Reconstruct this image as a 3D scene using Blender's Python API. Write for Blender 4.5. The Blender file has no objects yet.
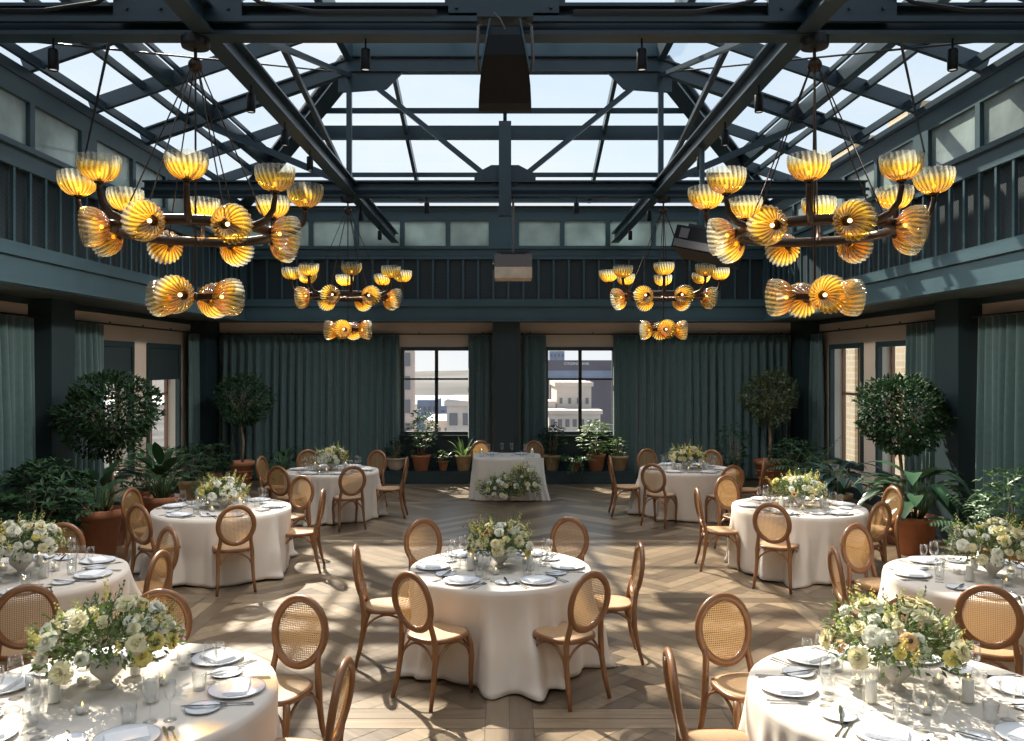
import bpy, bmesh, math, random
from math import sin, cos, pi, radians as R, sqrt, atan2
from mathutils import Vector as V, Matrix as M4, Euler

random.seed(7)
S = bpy.context.scene
C = S.collection
H = 2.46                      # eye height; the lens has 850 px focal length on the 1024 px frame

# ---------------------------------------------------------------- camera, sky, sun, exposure
cd = bpy.data.cameras.new('camera'); cam = bpy.data.objects.new('camera', cd); C.objects.link(cam)
cam.location = (0, 0, H); cam.rotation_euler = (pi/2, 0, 0)
cd.sensor_width = 36; cd.lens = 36*850/1024
cd.shift_x = 7/1024; cd.shift_y = -6.5/1024; cd.clip_start = .05; cd.clip_end = 6000
S.camera = cam
S.view_settings.view_transform = 'Standard'; S.view_settings.look = 'None'
S.view_settings.gamma = 1; S.view_settings.use_curve_mapping = False
S.view_settings.exposure = 0.25
S.cycles.use_denoising = True
S.cycles.max_bounces = 9; S.cycles.transparent_max_bounces = 24; S.cycles.diffuse_bounces = 4
S.cycles.sample_clamp_indirect = 4; S.cycles.caustics_reflective = False; S.cycles.caustics_refractive = False

SUN_STRENGTH = 10.5; SKY = 1.0; SPOT_W = 75.0; BULB = 3.2
w = bpy.data.worlds.new('sky'); S.world = w; w.use_nodes = True
nt = w.node_tree; nt.nodes.clear()
tc = nt.nodes.new('ShaderNodeTexCoord'); sep = nt.nodes.new('ShaderNodeSeparateXYZ')
nt.links.new(tc.outputs['Generated'], sep.inputs[0])
rp = nt.nodes.new('ShaderNodeValToRGB'); nt.links.new(sep.outputs['Z'], rp.inputs[0])
e = rp.color_ramp.elements
e[0].position = 0.0; e[0].color = (.84, .84, .83, 1)
e[1].position = .9; e[1].color = (.24, .40, .62, 1)
k = rp.color_ramp.elements.new(.25); k.color = (.58, .70, .82, 1)
nz = nt.nodes.new('ShaderNodeTexNoise'); nz.inputs['Scale'].default_value = 3.2; nz.inputs['Detail'].default_value = 7
mp = nt.nodes.new('ShaderNodeMapping'); mp.inputs['Scale'].default_value = (1, 1, 2.4)
nt.links.new(tc.outputs['Generated'], mp.inputs[0]); nt.links.new(mp.outputs[0], nz.inputs[0])
cr = nt.nodes.new('ShaderNodeValToRGB'); cr.color_ramp.elements[0].position = .42; cr.color_ramp.elements[1].position = .68
nt.links.new(nz.outputs[0], cr.inputs[0])
mx = nt.nodes.new('ShaderNodeMixRGB'); mx.inputs[2].default_value = (.70, .76, .81, 1)
nt.links.new(cr.outputs[0], mx.inputs[0]); nt.links.new(rp.outputs[0], mx.inputs[1])
bg = nt.nodes.new('ShaderNodeBackground'); bg.inputs[1].default_value = SKY
nt.links.new(mx.outputs[0], bg.inputs[0])
wo = nt.nodes.new('ShaderNodeOutputWorld'); nt.links.new(bg.outputs[0], wo.inputs[0])

sd = bpy.data.lights.new('sun', 'SUN'); sun = bpy.data.objects.new('sun', sd); C.objects.link(sun)
sd.energy = SUN_STRENGTH; sd.color = (1, .90, .74); sd.angle = R(.9)
el = R(43); sdir = V((.44*cos(el), -.90*cos(el), -sin(el)))
sun.rotation_euler = sdir.to_track_quat('-Z', 'Y').to_euler(); sun.location = (-10, 30, 30)

# ---------------------------------------------------------------- materials
def newmat(name):
    m = bpy.data.materials.new(name); m.use_nodes = True
    return m, m.node_tree, m.node_tree.nodes, m.node_tree.links

def pmat(name, col, rough=.6, metal=0, spec=.5, noise=None, bump=None, trans=0, coat=0, island=0, sheen=0):
    """principled with optional noise colour variation (scale, amount), bump (scale, strength), translucency, per-island shade"""
    m, t, N, L = newmat(name)
    b = N['Principled BSDF']; out = N['Material Output']
    b.inputs['Base Color'].default_value = (*col, 1)
    b.inputs['Roughness'].default_value = rough; b.inputs['Metallic'].default_value = metal
    b.inputs['Specular IOR Level'].default_value = spec
    b.inputs['Coat Weight'].default_value = coat; b.inputs['Coat Roughness'].default_value = .25
    b.inputs['Sheen Weight'].default_value = sheen
    src = None
    co = N.new('ShaderNodeTexCoord')
    if noise:
        n = N.new('ShaderNodeTexNoise'); n.inputs['Scale'].default_value = noise[0]; n.inputs['Detail'].default_value = 5
        L.new(co.outputs['Object'], n.inputs[0])
        h = N.new('ShaderNodeHueSaturation'); h.inputs['Color'].default_value = (*col, 1)
        mr = N.new('ShaderNodeMapRange'); mr.inputs[1].default_value = .25; mr.inputs[2].default_value = .75
        mr.inputs[3].default_value = 1-noise[1]; mr.inputs[4].default_value = 1+noise[1]
        L.new(n.outputs[0], mr.inputs[0]); L.new(mr.outputs[0], h.inputs['Value']); src = h
    if island:
        g = N.new('ShaderNodeNewGeometry'); h = N.new('ShaderNodeHueSaturation')
        mr = N.new('ShaderNodeMapRange'); mr.inputs[3].default_value = 1-island; mr.inputs[4].default_value = 1+island
        L.new(g.outputs['Random Per Island'], mr.inputs[0]); L.new(mr.outputs[0], h.inputs['Value'])
        mh = N.new('ShaderNodeMapRange'); mh.inputs[3].default_value = .488; mh.inputs[4].default_value = .512
        L.new(g.outputs['Random Per Island'], mh.inputs[0]); L.new(mh.outputs[0], h.inputs['Hue'])
        if src: L.new(src.outputs[0], h.inputs['Color'])
        else: h.inputs['Color'].default_value = (*col, 1)
        src = h
    if src: L.new(src.outputs[0], b.inputs['Base Color'])
    if bump:
        n2 = N.new('ShaderNodeTexNoise'); n2.inputs['Scale'].default_value = bump[0]; n2.inputs['Detail'].default_value = 4
        L.new(co.outputs['Object'], n2.inputs[0])
        bp = N.new('ShaderNodeBump'); bp.inputs['Strength'].default_value = bump[1]; bp.inputs['Distance'].default_value = .01
        L.new(n2.outputs[0], bp.inputs['Height']); L.new(bp.outputs[0], b.inputs['Normal'])
    if trans:      # thin sheet: diffuse + translucent + a little gloss on both sides
        N.remove(b)
        df = N.new('ShaderNodeBsdfDiffuse'); df.inputs[0].default_value = (*col, 1)
        tr = N.new('ShaderNodeBsdfTranslucent'); tr.inputs[0].default_value = (*[min(1, c*1.5) for c in col], 1)
        gl = N.new('ShaderNodeBsdfGlossy'); gl.inputs['Roughness'].default_value = rough
        if src: L.new(src.outputs[0], tr.inputs[0]); L.new(src.outputs[0], df.inputs[0])
        ms = N.new('ShaderNodeMixShader'); ms.inputs[0].default_value = trans
        L.new(df.outputs[0], ms.inputs[1]); L.new(tr.outputs[0], ms.inputs[2])
        lw = N.new('ShaderNodeLayerWeight'); lw.inputs[0].default_value = .3
        fc = N.new('ShaderNodeMapRange'); fc.inputs[3].default_value = .03; fc.inputs[4].default_value = .35 if rough < .55 else .08
        L.new(lw.outputs['Facing'], fc.inputs[0])
        m2 = N.new('ShaderNodeMixShader'); L.new(fc.outputs[0], m2.inputs[0]); L.new(ms.outputs[0], m2.inputs[1]); L.new(gl.outputs[0], m2.inputs[2])
        L.new(m2.outputs[0], out.inputs[0])
    return m

def glassmat(name, tint=(.97, .98, .98), refl=1.0, rough=.02, haze=0.0):
    """thin glass: clear transmission plus a facing-dependent reflection"""
    m, t, N, L = newmat(name); N.remove(N['Principled BSDF']); out = N['Material Output']
    tr = N.new('ShaderNodeBsdfTransparent'); tr.inputs[0].default_value = (*tint, 1)
    gl = N.new('ShaderNodeBsdfGlossy'); gl.inputs['Roughness'].default_value = rough
    lw = N.new('ShaderNodeLayerWeight'); lw.inputs[0].default_value = .35
    mr = N.new('ShaderNodeMapRange'); mr.inputs[3].default_value = .05*refl; mr.inputs[4].default_value = min(1, .75*refl)
    L.new(lw.outputs['Facing'], mr.inputs[0])
    pw = N.new('ShaderNodeMath'); pw.operation = 'POWER'; pw.inputs[1].default_value = 1.6
    L.new(mr.outputs[0], pw.inputs[0])
    ms = N.new('ShaderNodeMixShader'); L.new(pw.outputs[0], ms.inputs[0])
    a = tr
    if haze:
        df = N.new('ShaderNodeBsdfTranslucent'); df.inputs[0].default_value = (.85, .88, .9, 1)
        mh = N.new('ShaderNodeMixShader'); mh.inputs[0].default_value = haze
        L.new(tr.outputs[0], mh.inputs[1]); L.new(df.outputs[0], mh.inputs[2]); a = mh
    L.new(a.outputs[0], ms.inputs[1]); L.new(gl.outputs[0], ms.inputs[2]); L.new(ms.outputs[0], out.inputs[0])
    return m

def math_node(N, L, op, a, b=None):
    n = N.new('ShaderNodeMath'); n.operation = op
    for i, v in enumerate((a, b)):
        if v is None: continue
        if isinstance(v, (int, float)): n.inputs[i].default_value = v
        else: L.new(v, n.inputs[i])
    return n.outputs[0]

def cane_mat(name, col, pitch, hole, ax=('X', 'Z')):
    """woven cane: real openings between crossing strands"""
    m, t, N, L = newmat(name); b = N['Principled BSDF']; out = N['Material Output']
    b.inputs['Base Color'].default_value = (*col, 1); b.inputs['Roughness'].default_value = .55
    co = N.new('ShaderNodeTexCoord'); sp = N.new('ShaderNodeSeparateXYZ'); L.new(co.outputs['Object'], sp.inputs[0])
    def cell(sock):
        f = math_node(N, L, 'FRACT', math_node(N, L, 'DIVIDE', sock, pitch))
        return math_node(N, L, 'LESS_THAN', math_node(N, L, 'ABSOLUTE', math_node(N, L, 'SUBTRACT', f, .5)), hole/2)
    hx = cell(sp.outputs[ax[0]]); hz = cell(sp.outputs[ax[1]])
    fac = math_node(N, L, 'MULTIPLY', hx, hz)
    tl = N.new('ShaderNodeBsdfTranslucent'); tl.inputs[0].default_value = (*[min(1, c*1.25) for c in col], 1)
    m1 = N.new('ShaderNodeMixShader'); m1.inputs[0].default_value = .35
    L.new(b.outputs[0], m1.inputs[1]); L.new(tl.outputs[0], m1.inputs[2])
    tp = N.new('ShaderNodeBsdfTransparent'); m2 = N.new('ShaderNodeMixShader')
    L.new(fac, m2.inputs[0]); L.new(m1.outputs[0], m2.inputs[1]); L.new(tp.outputs[0], m2.inputs[2])
    L.new(m2.outputs[0], out.inputs[0])
    return m

def shade_mat():
    m, t, N, L = newmat('amber_fluted_glass'); N.remove(N['Principled BSDF']); out = N['Material Output']
    co = N.new('ShaderNodeTexCoord'); sp = N.new('ShaderNodeSeparateXYZ'); L.new(co.outputs['Object'], sp.inputs[0])
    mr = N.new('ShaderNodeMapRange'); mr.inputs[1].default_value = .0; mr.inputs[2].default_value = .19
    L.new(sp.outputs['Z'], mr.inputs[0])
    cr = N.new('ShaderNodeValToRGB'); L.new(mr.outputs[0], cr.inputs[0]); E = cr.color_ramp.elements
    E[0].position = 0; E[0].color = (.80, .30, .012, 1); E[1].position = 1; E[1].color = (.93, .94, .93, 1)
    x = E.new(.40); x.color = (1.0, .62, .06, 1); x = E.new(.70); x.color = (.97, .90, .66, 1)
    # the flutes are thicker, so more deeply coloured, along each ridge
    an = math_node(N, L, 'ADD', math_node(N, L, 'ARCTAN2', sp.outputs['Y'], sp.outputs['X']), math_node(N, L, 'MULTIPLY', sp.outputs['Z'], 1.6))
    rib = math_node(N, L, 'ADD', math_node(N, L, 'MULTIPLY', math_node(N, L, 'COSINE', math_node(N, L, 'MULTIPLY', an, 22)), .5), .5)
    tr = N.new('ShaderNodeBsdfTransparent'); tl = N.new('ShaderNodeBsdfTranslucent')
    L.new(cr.outputs[0], tr.inputs[0]); L.new(cr.outputs[0], tl.inputs[0])
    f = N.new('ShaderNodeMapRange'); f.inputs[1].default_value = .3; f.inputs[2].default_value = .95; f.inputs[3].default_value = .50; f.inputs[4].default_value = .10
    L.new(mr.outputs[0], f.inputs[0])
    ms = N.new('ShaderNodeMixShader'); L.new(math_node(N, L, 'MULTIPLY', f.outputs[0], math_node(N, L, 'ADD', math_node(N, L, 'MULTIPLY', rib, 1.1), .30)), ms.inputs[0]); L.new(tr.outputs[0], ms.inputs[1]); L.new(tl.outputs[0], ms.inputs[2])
    gl = N.new('ShaderNodeBsdfGlossy'); gl.inputs['Roughness'].default_value = .08
    lw = N.new('ShaderNodeLayerWeight'); lw.inputs[0].default_value = .3
    pw = math_node(N, L, 'ADD', math_node(N, L, 'MULTIPLY', lw.outputs['Facing'], .45), .09)
    m2 = N.new('ShaderNodeMixShader'); L.new(pw, m2.inputs[0]); L.new(ms.outputs[0], m2.inputs[1]); L.new(gl.outputs[0], m2.inputs[2])
    L.new(m2.outputs[0], out.inputs[0])
    return m

def emat(name, col, s):
    m, t, N, L = newmat(name); N.remove(N['Principled BSDF'])
    e = N.new('ShaderNodeEmission'); e.inputs[0].default_value = (*col, 1); e.inputs[1].default_value = s
    L.new(e.outputs[0], N['Material Output'].inputs[0]); return m

def floor_mat():
    m, t, N, L = newmat('oak_parquet'); b = N['Principled BSDF']
    at = N.new('ShaderNodeVertexColor'); at.layer_name = 'plank'
    co = N.new('ShaderNodeTexCoord'); sp = N.new('ShaderNodeSeparateColor'); L.new(at.outputs['Color'], sp.inputs[0])
    # grain runs along each board: G holds the board direction
    ang = math_node(N, L, 'MULTIPLY', sp.outputs[1], pi)
    vr = N.new('ShaderNodeVectorRotate'); vr.rotation_type = 'Z_AXIS'; L.new(co.outputs['Object'], vr.inputs[0]); L.new(ang, vr.inputs['Angle'])
    mp = N.new('ShaderNodeMapping'); mp.inputs['Scale'].default_value = (1.6, 26, 1); L.new(vr.outputs[0], mp.inputs[0])
    n = N.new('ShaderNodeTexNoise'); n.noise_dimensions = '4D'; n.inputs['Scale'].default_value = 1; n.inputs['Detail'].default_value = 5
    L.new(mp.outputs[0], n.inputs[0]); L.new(math_node(N, L, 'MULTIPLY', sp.outputs[0], 40), n.inputs['W'])
    cr = N.new('ShaderNodeValToRGB'); L.new(sp.outputs[0], cr.inputs[0]); E = cr.color_ramp.elements
    E[0].color = (.105, .071, .043, 1); E[1].color = (.30, .218, .137, 1); x = E.new(.5); x.color = (.185, .132, .083, 1)
    h = N.new('ShaderNodeHueSaturation'); L.new(cr.outputs[0], h.inputs['Color'])
    mr = N.new('ShaderNodeMapRange'); mr.inputs[1].default_value = .3; mr.inputs[2].default_value = .7; mr.inputs[3].default_value = .80; mr.inputs[4].default_value = 1.16
    L.new(n.outputs[0], mr.inputs[0]); L.new(mr.outputs[0], h.inputs['Value']); L.new(h.outputs[0], b.inputs['Base Color'])
    rr = N.new('ShaderNodeMapRange'); rr.inputs[3].default_value = .30; rr.inputs[4].default_value = .46
    L.new(n.outputs[0], rr.inputs[0]); L.new(rr.outputs[0], b.inputs['Roughness'])
    b.inputs['Coat Weight'].default_value = .35; b.inputs['Coat Roughness'].default_value = .28
    bp = N.new('ShaderNodeBump'); bp.inputs['Strength'].default_value = .12; bp.inputs['Distance'].default_value = .004
    L.new(n.outputs[0], bp.inputs['Height']); L.new(bp.outputs[0], b.inputs['Normal'])
    return m

def grille_mat():
    """perforated diamond mesh on a dark backing"""
    m, t, N, L = newmat('diamond_mesh'); b = N['Principled BSDF']
    co = N.new('ShaderNodeTexCoord'); sp = N.new('ShaderNodeSeparateXYZ'); L.new(co.outputs['Object'], sp.inputs[0])
    hsum = math_node(N, L, 'ADD', sp.outputs['X'], sp.outputs['Y'])
    def tri(s):
        f = math_node(N, L, 'FRACT', math_node(N, L, 'DIVIDE', s, .042))
        return math_node(N, L, 'ABSOLUTE', math_node(N, L, 'SUBTRACT', f, .5))
    a = tri(math_node(N, L, 'ADD', hsum, math_node(N, L, 'MULTIPLY', sp.outputs['Z'], .7)))
    c = tri(math_node(N, L, 'SUBTRACT', hsum, math_node(N, L, 'MULTIPLY', sp.outputs['Z'], .7)))
    mn = math_node(N, L, 'MAXIMUM', a, c)
    cr = N.new('ShaderNodeValToRGB'); L.new(mn, cr.inputs[0]); E = cr.color_ramp.elements
    E[0].position = .36; E[0].color = (.004, .006, .008, 1); E[1].position = .42; E[1].color = (.035, .06, .07, 1)
    L.new(cr.outputs[0], b.inputs['Base Color']); b.inputs['Roughness'].default_value = .5
    return m

def brick_mat():
    m, t, N, L = newmat('buff_brick'); b = N['Principled BSDF']
    co = N.new('ShaderNodeTexCoord'); mp = N.new('ShaderNodeMapping'); mp.inputs['Rotation'].default_value = (pi/2, 0, pi/2)
    L.new(co.outputs['Object'], mp.inputs[0])
    br = N.new('ShaderNodeTexBrick'); br.inputs['Scale'].default_value = 1
    br.inputs['Color1'].default_value = (.46, .37, .24, 1); br.inputs['Color2'].default_value = (.40, .30, .18, 1); br.inputs['Mortar'].default_value = (.48, .45, .38, 1)
    br.inputs['Brick Width'].default_value = .5; br.inputs['Row Height'].default_value = .17; br.inputs['Mortar Size'].default_value = .02
    cx = N.new('ShaderNodeSeparateXYZ'); L.new(co.outputs['Object'], cx.inputs[0])
    cb = N.new('ShaderNodeCombineXYZ'); L.new(math_node(N, L, 'ADD', cx.outputs['X'], cx.outputs['Y']), cb.inputs[0]); L.new(cx.outputs['Z'], cb.inputs[1])
    L.new(cb.outputs[0], br.inputs[0]); L.new(br.outputs[0], b.inputs['Base Color']); b.inputs['Roughness'].default_value = .9
    return m

MT = dict(
    steel=pmat('painted_steel', (.024, .046, .064), .34, noise=(3, .15)),
    steel2=pmat('painted_steel_shadow_side', (.030, .046, .058), .42),
    teal=pmat('teal_painted_panel', (.046, .088, .106), .40, noise=(2, .12)),
    column=pmat('dark_teal_column', (.018, .036, .042), .5, noise=(2, .12)),
    tan=pmat('warm_plaster', (.70, .575, .47), .85, noise=(1.5, .06)),
    soffit=pmat('soffit_paint', (.075, .085, .075), .7, noise=(1, .1)),
    frost=pmat('frosted_clerestory_glass', (.42, .50, .49), .22, noise=(1.3, .45), trans=.35),  # noise paints cloud reflections into the pane colour
    curtain=pmat('teal_velvet_curtain', (.058, .112, .110), .75, noise=(14, .12), sheen=.4),
    rod=pmat('black_iron', (.012, .012, .013), .45),
    bronze=pmat('dark_bronze', (.055, .035, .024), .38, metal=.6),
    black=pmat('black_casing', (.0025, .0028, .0035), .5, spec=.3),
    greymetal=pmat('grey_casing', (.16, .145, .14), .45, metal=.3),
    wood=pmat('honey_beech', (.235, .100, .036), .38, noise=(6, .16), coat=.3),
    seat=pmat('woven_cane_seat', (.46, .29, .155), .5, noise=(120, .16), bump=(160, .3)),
    linen=pmat('ivory_linen', (.74, .66, .575), .85, bump=(220, .08), sheen=.3),
    runner=pmat('ivory_tulle', (.85, .80, .74), .8, trans=.3),
    china=pmat('white_china', (.86, .87, .90), .25, trans=.02),
    chinarim=pmat('grey_china_rim', (.42, .45, .50), .18),
    napkin=pmat('white_napkin', (.92, .92, .93), .85, bump=(90, .1)),
    silver=pmat('silver_cutlery', (.55, .55, .56), .2, metal=1),
    wax=pmat('white_wax', (.90, .87, .80), .6, trans=.1),
    ceramic=pmat('pale_stone_ceramic', (.66, .63, .58), .6, noise=(20, .08), trans=.02),
    terra=pmat('terracotta', (.50, .205, .105), .8, noise=(8, .15)),
    terradark=pmat('aged_terracotta', (.30, .135, .080), .8, noise=(10, .25)),
    terralight=pmat('pale_clay', (.46, .33, .19), .8, noise=(9, .2)),
    bowlclay=pmat('whitewashed_clay', (.58, .47, .36), .8, noise=(9, .2)),
    soil=pmat('potting_soil', (.03, .02, .013), .95, bump=(60, .8)),
    bark=pmat('pale_bark', (.26, .19, .12), .85, bump=(40, .5)),
    leafdark=pmat('dark_glossy_leaf', (.020, .058, .017), .6, island=.5, trans=.18),
    leafbroad=pmat('broad_leaf', (.045, .105, .050), .30, island=.35, trans=.22),
    leafblue=pmat('silvery_blue_leaf', (.055, .105, .095), .26, island=.35, trans=.15),
    leafmid=pmat('mid_green_leaf', (.075, .165, .045), .45, island=.45, trans=.3),
    leaflight=pmat('fresh_green_leaf', (.20, .32, .08), .5, island=.35, trans=.4),
    leafficus=pmat('olive_ficus_leaf', (.060, .085, .020), .45, island=.45, trans=.25),
    leafgarden=pmat('bouquet_leaf', (.13, .20, .05), .5, island=.5, trans=.35),
    white_rose=pmat('white_petal', (.88, .87, .76), .7, trans=.3, island=.12),
    cream_rose=pmat('cream_petal', (.86, .80, .54), .7, trans=.3, island=.14),
    yellow_bloom=pmat('yellow_petal', (.84, .74, .26), .7, trans=.3, island=.15),
    peach_bloom=pmat('peach_petal', (.80, .52, .24), .7, trans=.3, island=.15),
    heart=pmat('dark_flower_heart', (.10, .045, .012), .8),
    bud=pmat('yellow_green_bud', (.66, .70, .28), .7, island=.25, trans=.3),
    blind=pmat('dark_roller_blind', (.020, .035, .040), .7),
    brownframe=pmat('brown_window_frame', (.22, .12, .07), .5),
    jamb=pmat('cream_jamb', (.72, .68, .58), .7),
    frame=pmat('dark_green_window_frame', (.020, .040, .042), .45),
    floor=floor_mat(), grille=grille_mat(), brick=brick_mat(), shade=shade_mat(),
    glass=glassmat('window_glass', (.97, .98, .99), .5),
    skyglass=glassmat('skylight_glass', (.93, .96, .98), .35, haze=.06),
    crystal=glassmat('crystal', (.985, .99, .99), 1.15, .02),
    hurricane=glassmat('clear_candle_glass', (.985, .99, .99), .5, .04),
    cane=cane_mat('cane_back', (.46, .265, .105), .0135, .62),
    bulb=emat('warm_bulb', (1, .70, .34), BULB),
    spotlens=emat('spot_lens', (1, .93, .82), .5),
    flame=emat('candle_flame', (1, .55, .15), 5.0),
    hill=pmat('hazy_hill', (.20, .195, .19), 1, noise=(.004, .25), spec=0),
    ground=pmat('city_ground', (.16, .155, .155), 1, noise=(.03, .3), spec=0),
    river=pmat('river_water', (.38, .40, .44), .5),
    stone=pmat('pale_stone', (.62, .54, .47), .9, noise=(.3, .12)),
    pinkstone=pmat('pink_stone', (.55, .45, .40), .9, noise=(.3, .12)),
    bluecity=pmat('blue_grey_cladding', (.24, .28, .37), .7, noise=(.2, .2)),
    darktower=pmat('smoked_tower_glass', (.135, .12, .145), .4, noise=(.1, .2)),
    citywindow=pmat('city_window', (.16, .16, .17), .3),
    sign=pmat('white_sign_letter', (.8, .8, .82), .5),
)

# ---------------------------------------------------------------- helpers
class MB:
    def __init__(s): s.v = []; s.f = []; s.c = []
    def add(s, vs, fs):
        n = len(s.v); s.v += [tuple(v) for v in vs]; s.f += [tuple(i+n for i in f) for f in fs]; return s
    def box(s, x0, x1, y0, y1, z0, z1):
        return s.add([(x, y, z) for x in (x0, x1) for y in (y0, y1) for z in (z0, z1)],
                     [(0, 1, 3, 2), (4, 6, 7, 5), (0, 4, 5, 1), (2, 3, 7, 6), (0, 2, 6, 4), (1, 5, 7, 3)])
    def bar(s, p, q, w, h, up=(0, 0, 1)):
        p, q = V(p), V(q); d = (q-p).normalized(); u = V(up)
        if abs(d.dot(u)) > .98: u = V((0, 1, 0))
        a = d.cross(u).normalized(); b = a.cross(d).normalized()
        vs = [o + a*sx*w/2 + b*sy*h/2 for o in (p, q) for sx, sy in ((-1, -1), (1, -1), (1, 1), (-1, 1))]
        return s.add(vs, [(0, 1, 2, 3), (7, 6, 5, 4), (0, 4, 5, 1), (1, 5, 6, 2), (2, 6, 7, 3), (3, 7, 4, 0)])
    def ibeam(s, p, q, w, h, t=.022, up=(0, 0, 1)):
        p, q = V(p), V(q); d = (q-p).normalized(); u = V(up)
        if abs(d.dot(u)) > .98: u = V((0, 1, 0))
        a = d.cross(u).normalized(); b = a.cross(d).normalized(); o = b*(h/2-t/2)
        s.bar(p+o, q+o, w, t, up); s.bar(p-o, q-o, w, t, up); return s.bar(p, q, t, h-2*t, up)
    def tube(s, pts, rad, seg=8, caps=True, closed=False, squash=None):
        pts = [V(p) for p in pts]; n = len(pts)
        rad = [rad]*n if isinstance(rad, (int, float)) else rad
        base = len(s.v); prev = None
        for i, p in enumerate(pts):
            if closed: d = pts[(i+1) % n]-pts[i-1]
            else: d = pts[min(i+1, n-1)]-pts[max(i-1, 0)]
            d.normalize()
            if prev is None:
                a = d.orthogonal().normalized()
                if squash: a = (V(squash)-d*V(squash).dot(d)).normalized()
            else: a = (prev-d*prev.dot(d)).normalized()
            prev = a; b = d.cross(a)
            ra, rb = (rad[i], rad[i]) if not isinstance(rad[i], tuple) else rad[i]
            s.v += [tuple(p+a*cos(2*pi*k/seg)*ra+b*sin(2*pi*k/seg)*rb) for k in range(seg)]
        m = n if closed else n-1
        for i in range(m):
            j = (i+1) % n
            for k in range(seg):
                s.f.append((base+i*seg+k, base+i*seg+(k+1) % seg, base+j*seg+(k+1) % seg, base+j*seg+k))
        if caps and not closed:
            s.f.append(tuple(base+k for k in range(seg))[::-1]); s.f.append(tuple(base+(n-1)*seg+k for k in range(seg)))
        return s
    def lathe(s, prof, seg=24, o=(0, 0, 0), flute=0, fl_amp=0, twist=0):
        base = len(s.v); o = V(o); n = len(prof)
        for i, (r, z) in enumerate(prof):
            for k in range(seg):
                a = 2*pi*k/seg
                rr = r*(1+fl_amp*min(1, i/2)*cos(flute*(a+twist*z))) if flute else r
                s.v.append((o.x+rr*cos(a), o.y+rr*sin(a), o.z+z))
        for i in range(n-1):
            for k in range(seg):
                s.f.append((base+i*seg+k, base+i*seg+(k+1) % seg, base+(i+1)*seg+(k+1) % seg, base+(i+1)*seg+k))
        if prof[0][0] > 1e-6 and prof[0][0] < .06 and not flute: s.f.append(tuple(base+k for k in range(seg))[::-1])
        return s
    def ball(s, o, r, seg=12, sq=1):
        return s.lathe([(max(1e-4, r*sin(pi*i/8)), -r*sq*cos(pi*i/8)) for i in range(9)], seg, o)
    def leaf(s, p, d, L, W, n, droop=.2, ns=4, fold=.25):
        """blade from p along d, n the face normal; droops with length"""
        p, d, n = V(p), V(d).normalized(), V(n)
        a = d.cross(n)
        if a.length < 1e-4: a = d.orthogonal()
        a.normalize(); n = a.cross(d).normalized()
        vs = []; fs = []; q = p.copy(); dd = d.copy()
        for i in range(ns+1):
            t = i/ns; wd = W/2*sin(pi*min(1, .06+t*.94))**.75*(1-.25*t) if i < ns else 0.0
            nn = a.cross(dd).normalized()
            vs += [q-a*wd+nn*wd*fold, q.copy(), q+a*wd+nn*wd*fold]
            dd = (dd+V((0, 0, -droop/ns))).normalized(); q = q+dd*L/ns
        for i in range(ns):
            b = i*3; fs += [(b, b+1, b+4, b+3), (b+1, b+2, b+5, b+4)]
        return s.add(vs, fs)
    def sprig(s, p, d, L, W, n):
        p, d, n = V(p), V(d).normalized(), V(n); a = d.cross(n)
        if a.length < 1e-4: a = d.orthogonal()
        a.normalize(); n = a.cross(d)
        return s.add([p, p+d*L*.45-a*W/2+n*W*.14, p+d*L, p+d*L*.45+a*W/2+n*W*.14], [(0, 1, 2), (0, 2, 3)])
    def mesh(s, name, mat, smooth=False):
        me = bpy.data.meshes.new(name); me.from_pydata(s.v, [], s.f); me.materials.append(MT[mat])
        if smooth: me.shade_smooth()
        if mat != 'floor' and not mat.startswith('leaf'):
            bm_x = bmesh.new(); bm_x.from_mesh(me); bmesh.ops.recalc_face_normals(bm_x, faces=bm_x.faces); bm_x.to_mesh(me); bm_x.free()
        me.update(); return me
    def build(s, name, mat, parent=None, smooth=False, loc=None, mtx=None):
        o = bpy.data.objects.new(name, s.mesh(name, mat, smooth)); C.objects.link(o)
        if parent is not None: o.parent = parent
        if loc is not None: o.location = loc
        if mtx is not None: o.matrix_local = mtx
        return o

def tag(o, label, cat, group=None, kind=None):
    if label: o['label'] = label
    if cat: o['category'] = cat
    if group: o['group'] = group
    if kind: o['kind'] = kind
    return o
def st(o): o['kind'] = 'structure'; return o
def empty(name, loc=(0, 0, 0), rz=0, parent=None):
    o = bpy.data.objects.new(name, None); C.objects.link(o); o.location = loc; o.rotation_euler = (0, 0, rz); o.empty_display_size = .05
    if parent is not None: o.parent = parent
    return o
def inst(name, me, parent, loc=(0, 0, 0), rot=(0, 0, 0), sc=None):
    o = bpy.data.objects.new(name, me); C.objects.link(o)
    if parent is not None: o.parent = parent
    o.location = loc; o.rotation_euler = rot
    if sc: o.scale = sc
    return o
def copy_tree(o, parent=None):
    c = o.copy(); C.objects.link(c); c.parent = parent
    for ch in list(o.children): copy_tree(ch, c)
    return c
def rnd(a, b): return random.uniform(a, b)

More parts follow.
